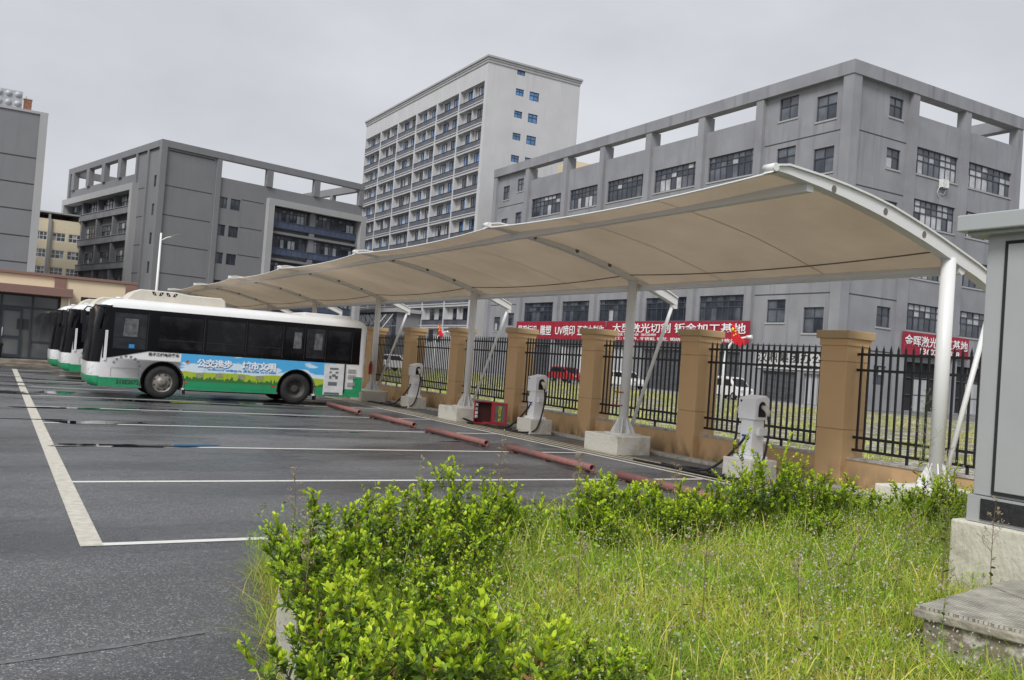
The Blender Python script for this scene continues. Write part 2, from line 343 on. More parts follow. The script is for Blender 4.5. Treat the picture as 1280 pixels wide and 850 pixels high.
struct('factory_road', MB().box(52, 59.2, 46, 112, .0, .075), mat('old_concrete', (.30, .29, .27), .9, var=.3, scale=.6))

# ================================================================== BUILDING A : grey factory on the right
A = thing('factory_building', 'grey rendered factory block with large gridded windows and open rooftop frame behind the canopy', 'building', (59.4, 49.4, 0))
H = 28.6; FL = (Face((0, 0, 0), (0, 1), (-1, 0))); FR = Face((0, 0, 0), (1, 0), (0, -1))
AL, AW = 60.2, 23.8
colsL = [0, 9.9, 17.7, 26.0, 34.4, 42.1, 51.1, 60.2]; colsR = [0, 7.75, 15.2, AW]
tops = [23.3, 18.75, 14.2, 9.65]
holesL = []; winL = []
for i in range(1, 6):
    for tz in tops: winL.append((colsL[i]+.55, colsL[i+1]-.95, tz-2.45, tz, 8, 4))
smL = []
for k in range(5):
    z = 27.2-4.53*k
    smL += [(5.7, 7.85, z-2.05, z, 2, 2), (1.5, 3.65, z-2.95, z-.75, 2, 2)]
for k in range(5): smL += [(52.6, 54.2, 24.8-4.53*k, 26.5-4.53*k, 2, 2), (56.3, 58.0, 24.1-4.53*k, 26.0-4.53*k, 2, 2)]
smL = [h for h in smL if h[2] > 5.5]
gndL = [(colsL[i]+.7, colsL[i+1]-1.1, .15, 4.3) for i in range(1, 6)]+[(1.2, 3.2, .15, 2.7), (3.9, 7.9, .15, 2.75)]
wb = MB()
FL.wall(wb, 0, colsL[1], 0, H, [h[:4] for h in smL if h[1] < 10]+[(1.2, 3.2, .15, 2.7), (3.9, 7.9, .15, 2.75)], .3)
FL.wall(wb, colsL[1], colsL[6], 0, 25.9, [h[:4] for h in winL]+gndL[:5], .3)
FL.wall(wb, colsL[6], AL, 0, H, [h[:4] for h in smL if h[1] > 50], .3)
winR = []
for i in (1, 2):
    for tz in (23.2, 18.65, 14.1, 9.5): winR.append((colsR[i]+.55, colsR[i+1]-.6, tz-2.35, tz, 8, 3))
smR = [(4.75, 6.55, z-1.75, z, 2, 2) for z in (26.8, 22.4, 17.9, 13.35, 8.85)]
gR = [(4.8, 6.4, 2.2, 3.8), (8.4, 14.4, .15, 4.4), (16, 22.5, .15, 4.4)]
FR.wall(wb, 0, colsR[1], 0, H, [h[:4] for h in smR]+gR[:1], .3)
FR.wall(wb, colsR[1], AW, 0, 25.9, [h[:4] for h in winR]+gR[1:], .3)
# far and rear walls, roof deck
wb.box(AW-.3, AW, .3, AL, 0, 25.9); wb.box(0.3, AW-.3, AL-.3, AL, 0, 25.9)
# backs of the parapets and of the solid bays
wb.box(.31, .6, 9.9, 51.1, 24.9, 25.88); wb.box(8.0, AW-.3, .31, .6, 24.9, 25.88)
wb.box(.31, .7, .31, 9.8, 24.9, 28.5); wb.box(.7, 7.6, .31, .7, 24.9, 28.5); wb.box(.31, .7, 51.2, AL-.3, 24.9, 28.5)
for z in (23.15, 18.6, 14.05, 9.52, 5.0):
    for f, us in ((FL, ((.7, 9.4), (51.7, 59.2))), (FR, ((.7, 7.2),))):
        for a, b in us: f.box(wb, a, b, z-.05, z+.05, -.001, .012, 1)
wb.build('wall', [grey_wall, groove_m], A)
MB().box(.3, AW-.3, .3, AL-.3, 24.3, 24.9).build('roof', concrete, A)
MB().box(2.6, 6.5, 44.6, 48.6, 24.9, 28.0).build('stair_tower', cream_wall, A)
cb = MB()
for i, c in enumerate(colsL):
    if i == 0: continue
    cc = min(c, AL-.9); a0 = cc-.45 if 0 < i < 7 else cc
    FL.box(cb, a0, a0+.9, 0, 27.5, -.45 if 0 < i < 7 else .0, .42)
    if 0 < i < 7: FL.box(cb, a0, a0+.9, 24.9, 27.5, -.9, -.45)
for i, c in enumerate(colsR):
    if i == 0: continue
    a0 = c-.42 if i < 3 else c-.84
    FR.box(cb, a0, a0+.84, 0, 27.5, -.45, .42)
cb.prism([(-.42, -.42), (.62, -.42), (.62, -.001), (-.001, -.001), (-.001, .62), (-.42, .62)], 0, 27.5, axis='z')
cb.build_split('column', grey_wall, A)
bb = MB(); bb.box(-.5, .6, -.5, AL, 27.5, H+.02); bb.box(.6, AW, -.5, .6, 27.5, H+.02); bb.box(AW-1.0, AW, .6, AL, 27.5, H+.02); bb.box(.6, AW-1.0, AL-1.0, AL, 27.5, H+.02)
for y in (20, 40): bb.box(AW-1, AW-.1, y, y+.9, 25, 27.5)
bb.build('roof_beam', grey_wall, A)
# lintel / sill ledges
sb = MB()
for i in range(1, 6): FL.box(sb, colsL[i]+.46, colsL[i+1]-.46, 5.0, 5.2, -.02, .2)
sb.build_split('ledge', trimw, A)
for (u0, u1, z0, z1, a, b) in winL: FL.window(A, u0, u1, z0, z1, a, b, .2, (.5, .38, .12) if z0 > 10 else (.75, .22, .03), zsplit=(.55, .78), sill=True)
for (u0, u1, z0, z1, a, b) in winR: FR.window(A, u0, u1, z0, z1, a, b, .2, (.15, .35, .5), zsplit=(.52, .76), sill=True)
for (u0, u1, z0, z1, a, b) in smL: FL.window(A, u0, u1, z0, z1, a, b, .16, (.35, .6, .05), zsplit=(.6,), sill=True)
for (u0, u1, z0, z1, a, b) in smR: FR.window(A, u0, u1, z0, z1, a, b, .16, (.4, .45, .15), zsplit=(.6,), sill=True)
shutter = mat('steel_shutter', (.085, .09, .10), .6, var=.35, scale=.5, stretch=(1, 1, 12)); shutter_l = mat('pale_shutter', (.42, .43, .44), .6, var=.2, scale=.7, stretch=(3, 3, .3))
for k, (u0, u1, z0, z1) in enumerate(gndL):
    d = MB(); m_ = shutter if k not in (2, 5) else shutter_l
    n = 8 if k < 5 else 3
    for j in range(n):
        a = u0+(u1-u0)*j/n; b = u0+(u1-u0)*(j+1)/n; FL.box(d, a+.03, b-.03, z0, z1, -.3, -.24, 0)
    FL.quad(d, u0, u1, z0, z1, -.29, 1)
    d.build('door', [m_, dark_in], A)
FR.window(A, 4.8, 6.4, 2.2, 3.8, 2, 2, .2)
for (u0, u1, z0, z1) in gR[1:]:
    d = MB(); FR.quad(d, u0, u1, z0, z1, -.28, 1)
    for q in (0, .33, .66, 1): FR.box(d, u0+(u1-u0-.1)*q, u0+(u1-u0-.1)*q+.1, z0, z1, -.28, -.15)
    for z in (1.5, 3.0): FR.box(d, u0, u1, z, z+.08, -.27, -.18)
    FR.box(d, u0+2.1, u0+3.9, z0, 2.9, -.27, -.2, 2)
    d.build('door', [shutter, dark_in, shutter_l], A)
# shop sign board over the corner doors
sg = MB(); FL.box(sg, .9, 8.7, 2.95, 4.55, .0, .1); sgo = sg.build('sign_board', mat('sign_white', (.55, .55, .54), .6, var=.1), A)
text(sgo, '汉鼎集团办公', .95, FL.p(8.5, 3.62, .11), (0, -1), (-1, 0), dark_ink, .01, .01, width=7.3)
text(sgo, '厂房出租 仓库出租 办公招租', .36, FL.p(8.3, 3.1, .11), (0, -1), (-1, 0), dark_ink, .01, .0, width=6.6)
# white vertical bars of the warehouse screen
for i in (3, 4):
    wbx = MB(); u0, u1 = colsL[i]+.7, colsL[i+1]-1.1
    for q in range(10): FL.box(wbx, u0+(u1-u0)*q/10+.1, u0+(u1-u0)*q/10+.42, .2, 4.2, -.2, -.12)
    wbx.build('screen_slats', mat('slat_white', (.6, .61, .62), .5), A)

# air conditioner
def aircon(label, loc):
    t = thing('air_conditioner', label, 'air conditioner', loc)
    MB().box(-.48, .48, -.38, -.02, 0, .72).build('casing', white_paint, t, bevel=.02)
    MB().lathe([(.26, -.39), (.27, -.385), (.27, -.38)], (-.1, 0, .36), (0, 1, 0)).build('fan_grille', mat('grille_dark', (.05, .05, .06), .6), t)
    b = MB(); b.lathe([(.0, -.40), (.06, -.40), (.06, -.39)], (-.1, 0, .36), (0, 1, 0), 16)
    for k in range(6):
        a = k*math.pi/3; b.tube([(-.1, -.396, .36), (-.1+.25*math.cos(a), -.396, .36+.25*math.sin(a))], .008, 5)
    b.build('fan_guard', white_paint, t)
    b = MB(); b.box(-.42, -.38, -.4, 0, -.05, 0); b.box(.38, .42, -.4, 0, -.05, 0); b.build('bracket', black, t)
    p = MB(); p.tube([(-.45, -.2, .1), (-.62, -.15, -.1), (-.7, -.06, -.45), (-.55, -.05, -.75), (-.3, -.05, -.9)], .03, 6); p.tube([(.3, -.2, 0), (.35, -.1, -.4), (.1, -.06, -.6), (-.2, -.06, -.5)], .025, 6); p.build('hose', white_paint, t)
    return t
aircon('small white air conditioner unit hung under an upper window of the grey factory', (71.85, 49.38, 20.1))

# banners
def banner(name, label, o, U, Nn, w, h, lines):
    t = thing(name, label, 'banner', o); f = Face((0, 0, 0), U, Nn)
    b = MB(); n = 24
    for k in range(n):
        a0, a1 = w*k/n, w*(k+1)/n; q = lambda a: .05+.025*math.sin(a*2.1)+.015*math.sin(a*5.3)
        b.face([f.p(a0, 0, q(a0)), f.p(a1, 0, q(a1)), f.p(a1, h, q(a1)*.6), f.p(a0, h, q(a0)*.6)], smooth=True)
        b.face([f.p(a0, 0, q(a0)-.012), f.p(a1, 0, q(a1)-.012), f.p(a1, h, q(a1)*.6-.012), f.p(a0, h, q(a0)*.6-.012)], smooth=True)
    b.build('cloth', red_banner, t, fix=False)
    for (s, sz, a, z, wd) in lines: text(t, s, sz, f.p(a, z, .10), U, Nn, white_ink, .004, .012 if sz > .6 else .004, width=wd)
    return t
banner('banner', 'long red banner with white characters starting with signage services, left stretch on the grey factory', (58.93, 100.3, 5.05), (0, -1), (-1, 0), 19.6, 2.15,
       [('景观标识', 1.3, .5, .55, 4.6), ('雕塑', 1.3, 6.0, .55, 2.5), ('UV喷印', 1.3, 9.4, .55, 4.2), ('亚克力制作', 1.3, 14.2, .55, 5.2)])
banner('banner', 'red banner with white laser cutting and sheet metal characters beside the corner bay', (58.92, 80.5, 5.05), (0, -1), (-1, 0), 21.9, 2.1,
       [('大型激光切割 钣金加工基地', 1.05, 1.2, .98, 20.2), ('联系电话: 13602761428   18673254909', .38, 1.3, .55, 7.5), ('加工: 钣金件, 不锈钢, 铁艺, 钢结构等, 厂家直销价格优', .36, 1.3, .12, 19.0)])
banner('banner', 'short red banner with white characters and phone number on the shaded side of the factory', (66.95, 48.86, 5.0), (1, 0), (0, -1), 9.4, 1.95,
       [('金晖激光加工基地', .98, .25, .85, 8.9), ('13602701428', .72, 2.2, .14, 5.6)])

# ================================================================== TOWER T
T = thing('tower_block', 'tall pale grey dormitory tower with rows of balconies and blue windows on its plain end', 'building', (60.3, 116.4, 0))
TL, TW, TH = 50.2, 16.5, 47.1
tl = Face((0, 0, 0), (0, 1), (-1, 0)); tr = Face((0, 0, 0), (1, 0), (0, -1))
tw = MB(); cT = [.85+8.23*k for k in range(7)]; pit = 3.38; top0 = 43.55
cells = []
for r in range(12):
    z1 = top0-pit*r; z0 = z1-pit+.32
    for k in range(6): cells.append((cT[k]+(.25 if k else 0), cT[k+1]-.25, z0+(-.0), z1-.05, r, k))
tl.wall(tw, 0, TL, 0, TH-.5, [c[:4] for c in cells], .8)
wT = []
for r in range(13):
    z = (46.45 if r == 0 else 43.3-3.38*(r-1))
    if r: wT.append((7.4, 9.1, z-1.35, z))
    wT.append((4.95, 6.35, z-1.1, z-.05))
wT = [h for h in wT if h[2] > 1]
tr.wall(tw, 0, TW, 0, TH-.5, wT, .2)
tw.box(TW-.3, TW, .2, TL, 0, TH-.5); tw.box(.3, TW-.3, TL-.3, TL, 0, TH-.5)
for (u0, u1, z0, z1, r, k) in cells:   # back wall of each loggia
    tl.quad(tw, u0, u1, z0, z1, -.8)
tw.build('wall', pale_wall, T)
MB().box(.0, TW, .0, TL, TH-.5, TH-.35).build('roof', concrete, T)
cn_ = MB(); cn_.box(-.35, TW+.3, -.35, TL+.3, TH-.28, TH); cn_.box(-.2, TW+.2, -.2, TL+.2, TH-.62, TH-.3); cn_.box(-.12, TW, -.12, TL, TH-1.0, TH-.64); cn_.build('cornice', trimw, T)
rl_m = mat('tower_railing', (.10, .105, .125), .5, var=.3, scale=.5)
nwin = 0; low = MB(); lowp = MB()
for (u0, u1, z0, z1, r, k) in cells:
    if r < 11:
        b = MB(); tl.box(b, u0, u1, z0+.02, z0+.16, -.1, .12, 1); tl.box(b, u0+.02, u1-.02, z0+.17, z0+.92, -.02, .03, 0); tl.box(b, u0, u1, z0+.93, z0+1.0, -.06, .08, 2)
        if (r*7+k*3) % 4 == 0: tl.box(b, u0+.1, u0+.75, z0+1.0, z0+1.55, -.5, -.1, 0)
        if k % 2 == 0: tl.box(b, u0+3.9, u0+4.15, z0, z1, -.79, -.3, 1)
        b.build('balcony', [rl_m, pale_wall, black], T)
    for (a, c) in ((u0+1.3, u0+3.0), (u0+4.7, u0+6.4)):
        zb, zt = z0+.95, z1-.25
        if r < 8: tl.window(T, a, c, zb, zt, 2, 1, .73, (.45, .4, .15), w=.05, panes=[pane_d, pane_b, pane_l]); nwin += 1
        else:
            tl.box(low, a, c, zb, zb+.08, -.79, -.72); tl.box(low, a, c, zt-.08, zt, -.79, -.72); tl.box(low, (a+c)/2-.04, (a+c)/2+.04, zb, zt, -.79, -.72); tl.quad(low, a, c, zb, zt, -.76, 1)
low.build('window', [win_frame, pane_d], T, kind='stuff')
for h in wT: tr.window(T, *h, 2, 2, .15, (.05, .1, .02), panes=[pane_m, pane_d, pane_b] if False else [pane_b, pane_b, pane_b], zsplit=(.6,))
# dark glazed link in front of the tower's foot
Lk = thing('entrance_hall', 'low dark grey glazed hall with slanting tie rods at the foot of the tower', 'building', (56.2, 134, 0))
b = MB(); b.box(0, 4, 0, 18, 0, 8.6); b.build('wall', dark_wall, Lk)
b = MB(); b.box(-.6, 4, -.5, 18.5, 8.61, 9.2); b.build('roof', trimw, Lk)
b = MB(); fl = Face((0, 0, 0), (0, 1), (-1, 0))
for i in range(9):
    for j in range(4): fl.quad(b, .3+i*2, 2.1+i*2, .5+j*2, 2.3+j*2, .03)
b.build('pane', pane_d, Lk)
b = MB()
for i in range(6): b.tube([(-2.6, 1+i*3, 5.2), (-.1, 1+i*3+.2, 8.5)], .06, 6)
b.build('tie_rod', white_paint, Lk)

# ================================================================== BUILDING B (turned)
B = thing('office_block', 'dark grey block with pale raised window frames and open rooftop bays', 'building', (17.96, 128.83, 0), math.atan2(.23, .973))
bl = Face((0, 0, 0), (0, 1), (-1, 0)); br = Face((0, 0, 0), (1, 0), (0, -1))
BL_, BW, BH = 38.6, 32.6, 28.6
wbk = MB()
opL = [(8.8, 14.6), (15.9, 21.5), (22.8, 28.4), (29.9, 35.6)]
slits = [(1.55, 2.35, z-1.6, z) for z in (23.95, 20.0, 16.0, 12.0, 8.0)]
bl.wall(wbk, 0, 8.3, 0, BH, slits, .3)
fr_l = [(9.6, 37.8, 3.6+4.0*k, 6.8+4.0*k) for k in range(4)]
bl.wall(wbk, 8.3, BL_, 0, 24.9, [(9.6, 37.8, 6.4, 22.45)], .7)
br_w = [(8.65, 9.75, z-1.6, z) for z in (22.4, 18.45, 14.45, 10.5)]+[(10.25, 11.75, z-1.6, z) for z in (22.4, 18.45, 14.45, 10.5)]
br.wall(wbk, 0, 8.0, 0, BH, [], .3)
br.wall(wbk, 8.0, BW, 0, 25.15, br_w+[(16.9, 31.8, 6.4, 22.5)], .8)
wbk.box(BW-.3, BW, .3, BL_, 0, 24.9); wbk.box(.3, BW-.3, BL_-.3, BL_, 0, 24.9); wbk.box(.31, 7.9, .31, .7, 24.0, 28.5); wbk.box(.31, .7, .7, 8.2, 24.0, 28.5)
wbk.box(8, BW-.3, .31, .6, 23.9, 25.1); wbk.box(.31, .6, 8.3, BL_-.3, 23.9, 24.88)
bl.quad(wbk, 9.6, 37.8, 6.4, 22.45, -.7, 0); br.quad(wbk, 16.9, 31.8, 6.4, 22.5, -.8, 0)
b = wbk
for z in (22.52, 18.5, 14.48, 10.5, 6.5):
    br.box(b, .6, 7.4, z-.06, z+.06, -.001, .012, 1); br.box(b, 11.9, 15.4, z-.06, z+.06, -.001, .012, 1); bl.box(b, 4.8, 8.0, z-.06, z+.06, -.001, .012, 1)
br.box(b, .8, 7.4, 27.25, 27.4, -.001, .012, 1)
wbk.build('wall', [dark_wall, groove_m], B)
MB().box(.3, BW-.3, .3, BL_-.3, 23.4, 23.9).build('roof', concrete, B)
b = MB(); b.box(-.3, .7, -.3, BL_, 27.7, BH+.03); b.box(.7, BW, -.3, .7, 27.7, BH+.03); b.box(BW-.8, BW, .7, BL_, 27.5, BH+.02); b.box(.7, BW-.8, BL_-.8, BL_, 27.5, BH+.02); b.build('roof_beam', dark_wall, B)
b = MB(); b.prism([(-.3, -.3), (.5, -.3), (.5, -.001), (-.001, -.001), (-.001, .5), (-.3, .5)], 0, 27.7, axis='z')
for a in (4.2, 8.3, 14.65, 21.5, 28.4, 35.6): bl.box(b, a, a+(1.3 if a > 8.5 else .55), 0 if a < 9 else 24.9, 27.7, -.5, .3)
bl.box(b, BL_-.9, BL_, 0, 27.7, -.5, .3)
for a, w_ in ((7.75, .7), (15.5, 1.0), (23.5, 1.0), (31.75, .85)): br.box(b, a, a+w_, 0 if a < 9 else 25.15, 27.7, -.5, .25)
b.box(BW-.8, BW-.1, 8, 8.8, 24, 27.5); b.box(BW-.8, BW-.1, 20, 20.8, 24, 27.5)
b.build_split('column', dark_wall, B)
def surround(f, u0, u1, z1, t, n1, par):
    b = MB(); f.box(b, u0, u0+t, 3, z1-t, -1.2, n1); f.box(b, u1-t, u1, 3, z1-t, -1.2, n1); f.box(b, u0, u1, z1-t, z1, -1.2, n1+.004); return b.build('window_surround', trimw, par)
surround(bl, 7.75, 38.9, 23.35, .95, .9, B); surround(br, 15.8, 33.0, 23.45, .95, .9, B)
bl_m = mat('blue_grey_panel', (.075, .095, .15), .45, var=.25, scale=.5)
for r in range(4):
    z = 22.4-4.02*r
    for a0 in (9.7, 16.8, 23.8, 30.8):
        p = MB(); bl.box(p, a0, a0+.55, z-4.0, z, -.69, -.0); p.build('pier', dark_wall, B)
        bl.window(B, a0+1.4, a0+6.2, z-2.0, z-.1, 4, 2, .6, (.3, .45, .25))
    p = MB(); bl.box(p, 9.65, 37.75, z-3.0, z-2.05, -.25, .1); bl.box(p, 9.65, 37.75, z-2.04, z-1.95, -.3, .2)
    for q in range(56): bl.box(p, 9.8+q*.5, 9.86+q*.5, z-2.95, z-2.1, .1, .16)
    p.build('balcony', grey_wall, B)
    zz = 22.45-4.02*r
    for a0, a1 in ((16.85, 23.3), (24.3, 31.7)):
        br.window(B, a0+.1, a1-.1, zz-2.0, zz-.15, 10, 2, .6, (.45, .35, .20), zsplit=(.72,))
    p = MB(); br.box(p, 16.85, 31.75, zz-3.1, zz-2.1, -.3, .0); br.box(p, 16.85, 31.75, zz-2.1, zz-2.0, -.3, .08)
    for q in range(16): br.box(p, 16.9+q*.93, 17.72+q*.93, zz-3.0, zz-2.2, .0, .04)
    p.build('balcony', bl_m, B)
    p = MB(); br.box(p, 16.85, 31.75, zz-4.0, zz-3.65, -.6, .25); br.box(p, 23.35, 24.25, zz-3.6, zz, -.79, -.02); p.build('pier', dark_wall, B)
for h in br_w: br.window(B, *h, 2, 1, .2, (.7, .3, 0))
for h in slits: bl.window(B, *h, 1, 2, .15, (.9, .1, 0))

# ================================================================== BUILDING D (left edge) and roof things
D = thing('warehouse_block', 'windowless dark grey block with horizontal grooves at the left edge of the view', 'building', (3.75, 125, 0))
b = MB().box(-40, 0, 0, 26, 0, 28.2); [b.box(-39, -.9, -.02, -.001, z-.07, z+.07, 1) for z in (22.7, 19.45, 16.2, 12.95, 9.7)]; b.build('wall', [dark_wall, groove_m], D)
b = MB(); b.box(-40, .05, -.15, 26, 28.2, 28.5); b.build('coping', trimw, D)
b = MB(); b.box(-.85, .02, -.45, -.001, 0, 28.19); b.build('column', trimw, D)
t = thing('water_tank', 'pale grey bubble panelled water tank on the roof of the left block', 'water tank', (3.75-2.9-5, 125.6, 28.5))
b = MB(); b.box(-3, 5, 0, 4, 0.1, 2.25); b.build('tank_body', mat('tank_grey', (.42, .44, .46), .4, var=.1), t, bevel=.05)
b = MB()
for i in range(8):
    for j in range(2): b.lathe([(.38, 0), (.34, .1), (.22, .19), (.0, .23)], (-2.5+i, 0, .65+j*1.1), (0, -1, 0), 16)
b.build('panel_bump', mat('tank_grey', (.42, .44, .46)), t)
t = thing('roof_vent', 'small brown brick vent stack beside the rooftop water tank', 'vent', (3.75-2.3, 125.8, 28.5))
b = MB(); b.box(-.45, .45, -.4, .4, 0, 1.35); b.build('stack', mat('brick_brown', (.25, .12, .08), .9, var=.3, scale=3), t); b = MB(); b.box(-.5, .5, -.45, .45, 1.35, 1.45); b.tube([(-.2, 0, 1.45), (-.2, 0, 1.8)], .06, 8); b.build('cap', concrete, t)
# ================================================================== BUILDING E (yellow)
Eb = thing('apartment_block', 'cream yellow apartment block with dark windows glimpsed between the two grey blocks', 'building', (4.0, 160, 0))
ef = Face((0, 0, 0), (1, 0), (0, -1)); wE = []
for k in range(5):
    z = 17.2-2.78*k
    wE += [(-1.6, 0.1, z-1.35, z), (.5, 2.15, z-1.35, z), (2.85, 4.75, z-1.35, z), (5.2, 7.0, z-1.35, z)]
wE = [h for h in wE if h[2] > .5]
b = MB(); ef.wall(b, -12, 8, 0, 19.3, wE, .2); b.box(-12, 8, .2, 14, 18.6, 19.3); b.box(7.7, 8, .2, 14, 0, 18.6); b.build('wall', mat('pale_cream', (.82, .72, .52), .85, var=.06), Eb)
b = MB(); b.box(-12, 8.3, -.4, 14, 20.2, 20.42); [b.box(x, x+.35, -.3, .1, 19.3, 20.2) for x in (-6, -2, 2.1, 6.5)]; b.box(2.15, 2.6, -.35, -.001, 0, 19.3); b.build('roof', trimw, Eb)
for h in wE: ef.window(Eb, *h, 3, 2, .1, (.7, .2, .1), fm=white_paint)
b = MB(); [ef.box(b, -1.4, .4, 17.2-2.78*k-1.95, 17.2-2.78*k-1.4, 0.002, .3) for k in range(5)]; b.build('ledge', white_paint, Eb)

# ================================================================== STATION
S = thing('station_building', 'low cream and brown station with a glazed front and flat brown canopy', 'building', (5.95, 48.4, 0))
sf = Face((0, 0, 0), (1, 0), (0, -1))
b = MB(); sf.wall(b, -2.9, 0, 0, 4.33, [(-2.4, -1.1, 1.6, 3.5)], .2); sf.wall(b, -40, -2.9, 3.5, 4.33, [], .2); b.box(-.3, 0, .2, 10, 0, 4.33); b.box(-40, -.3, .2, 10, 4.1, 4.33); b.box(-40, -.3, 4.5, 4.7, .3, 3.9); b.build('wall', cream_wall, S)
b = MB(); b.box(-40, .12, -.12, 10, 4.335, 4.47); b.box(-.42, .1, -.1, -.001, 0, 4.334); b.box(-3.6, -3.1, -.08, -.001, 3.8, 4.334); b.build('trim', brown_trim, S, bevel=.01)
b = MB(); b.box(-40, -2.85, -1.3, .1, 3.38, 3.78); b.build('canopy', brown_trim, S, bevel=.015)
b = MB(); b.box(-3.3, -3.0, -.9, -.6, .3, 3.38); b.build('pillar', cream_wall, S)
b = MB(); b.box(-3.0, -2.94, -1.1, -1.04, .2, 3.38); b.build('downpipe', white_paint, S)
sf.window(S, -2.4, -1.1, 1.6, 3.5, 2, 1, .12, (1, 0, 0))
# glazed front: frame, panes and doors
glf = MB()
for u in (-3.35, -4.45, -5.75, -6.75, -8.6, -10.4, -12.2, -14): sf.box(glf, u-.05, u+.05, .3, 3.38, -.06, .04)
for z in (.34, 2.75, 3.34): sf.box(glf, -14, -3.3, z-.05, z+.05, -.05, .035)
for z in (1.15,): sf.box(glf, -4.45, -3.3, z-.04, z+.04, -.05, .03)
gf = glf.build('shop_front', mat('frame_grey', (.045, .05, .06), .4), S)
gp = MB(); us = [-14, -12.2, -10.4, -8.6, -6.75, -5.75, -4.45, -3.35]
for a, c in zip(us, us[1:]):
    for z0, z1 in ((.35, 2.7), (2.8, 3.3)): sf.quad(gp, a+.05, c-.05, z0, z1, -.01, 0)
gp.build('pane', mat('station_glass', (.10, .105, .11), .05, var=.5, scale=.5, spec=.8, detail=1), gf, fix=False)
for k, u in enumerate((-6.7, -5.75)):
    d = MB()
    for a, c, z0, z1 in ((u, u+.1, .35, 2.68), (u+.82, u+.92, .35, 2.68), (u+.1, u+.82, .35, .5), (u+.1, u+.82, 2.55, 2.68), (u+.1, u+.82, 1.3, 1.38)): sf.box(d, a, c, z0, z1, .042, .085)
    do = d.build('door', mat('frame_blue', (.035, .045, .065), .4), S)
    h = MB(); uu = u+.8 if k == 0 else u+.12; h.tube([sf.p(uu, 1.35, .11), sf.p(uu, 1.35, .17), sf.p(uu, 1.75, .17), sf.p(uu, 1.75, .11)], .02, 8); h.build('handle', steel_white, do)
b = MB(); sf.box(b, -5.05, -4.55, 1.7, 2.2, .0, .012); b.build('notice', mat('notice_grey', (.06, .06, .065), .7), S)
struct('station_step', MB().box(-40, 7, 46.1, 46.75, 0, .17).box(-40, 7, 46.75, 58, 0, .3), mat('step_stone', (.22, .19, .15), .9, var=.4, scale=2, stretch=(1, 1, 5)), bevel=.01)
# broom, bin, white keg
t = thing('broom', 'straw broom leaning on the station step', 'broom', (2.55, 46.95, .3))
MB().tube([(0, .0, .35), (.02, .25, 1.15)], .014, 8).build('handle', mat('bamboo', (.55, .42, .2), .6), t)
b = MB(); rr = random.Random(3)
for k in range(60): a = rr.uniform(-.26, .26); y = rr.uniform(-.05, .05); b.tube([(a*.12, .02, .4), (a*.5, y*.6, .2), (a, y, .0)], .006, 4)
b.lathe([(.03, .42), (.05, .36), (.1, .25), (.16, .12)], (0, 0, 0), (0, 0, 1), 10); b.build('bristles', mat('straw', (.42, .27, .10), .9, var=.3, scale=30), t)
t = thing('water_drum', 'small white drum with a red cap standing next to the broom', 'drum', (2.98, 46.5, .17))
MB().lathe([(0, 0), (.17, 0), (.19, .03), (.19, .3), (.16, .36), (.06, .4), (0, .4)], (0, 0, 0), (0, 0, 1), 24).build('body', white_paint, t)
MB().lathe([(.05, .4), (.05, .44), (0, .44)], (0, 0, 0), (0, 0, 1), 12).build('cap', mat('red_plastic', (.45, .02, .03), .4), t)
t = thing('litter_bin', 'dark grey litter bin beside the station doors', 'bin', (.15, 47.6, .3))
MB().lathe([(0, 0), (.2, 0), (.25, .6), (.26, .62), (.0, .62)], (0, 0, 0), (0, 0, 1), 20).build('body', black, t); MB().lathe([(.27, .62), (.27, .68), (.1, .74), (0, .74)], (0, 0, 0), (0, 0, 1), 20).build('lid', black, t)

# ================================================================== STREET LAMPS
t = thing('street_lamp', 'tall grey lamp post with a single arm rising behind the bus station', 'street lamp', (8.66, 60, 0))
MB().tube([(0, 0, 0), (0, 0, 4), (0, 0, 8.4)], [.11, .09, .06], 12).build('pole', steel_white, t)
MB().tube([(0, 0, 7.9), (.35, 0, 8.15), (.8, 0, 8.3)], .035, 8).build('arm', steel_white, t)
MB().hexa([(.6, -.13, 8.22), (1.15, -.13, 8.42), (1.15, .13, 8.42), (.6, .13, 8.22), (.6, -.1, 8.3), (1.15, -.1, 8.5), (1.15, .1, 8.5), (.6, .1, 8.3)]).build('lamp_head', mat('lamp_grey', (.12, .12, .13), .4), t, bevel=.02)
lamp_red = mat('lamp_red', (.62, .01, .02), .5)
def flag_lamp(label, loc):
    t = thing('street_lamp', label, 'street lamp', loc, 0, 'white lamps with red flag ornaments in the field')
    MB().tube([(0, 0, 0), (0, 0, 2.5), (0.02, -.05, 3.1), (.12, -.25, 3.5), (.3, -.55, 3.75), (.5, -.9, 3.85)], [.08, .07, .065, .06, .05, .04], 12).build('pole', white_paint, t)
    MB().tube([(.5, -.85, 3.85), (.62, -1.1, 3.86)], [.07, .1], 10).build('lamp_head', white_paint, t)
    out = [(.35, .05), (.75, -.12), (.98, -.02), (.95, .2), (.7, .35), (.42, .62), (.22, .98), (.1, .95), (.12, .6), (.1, .3)]
    b = MB(); b.prism([(-a-.25, z+3.45) for a, z in out], -.03+.02, .03+.02, axis='x'); fo = b.build('flag', lamp_red, t, bevel=.01)
    s = MB(); ym = mat('star_yellow', (.75, .6, .05), .5)
    for a, z, r in ((.2, .72, .1), (.38, .62, .05), (.42, .48, .05), (.3, .42, .05)): s.lathe([(0, -.02), (r, -.02), (r, .0)], (-.02, -a-.25, z+3.45), (1, 0, 0), 5)
    s.build('star', ym, fo)
    return t
l1 = flag_lamp('curved white lamp with a red flag ornament beside the nearest parked van', (30.3, 31.7, 0)); 
l2 = copy_tree(l1); l2.location = (30.0, 63.5, 0); l2['label'] = 'farther curved white lamp with a red flag ornament between two fence pillars on the left'
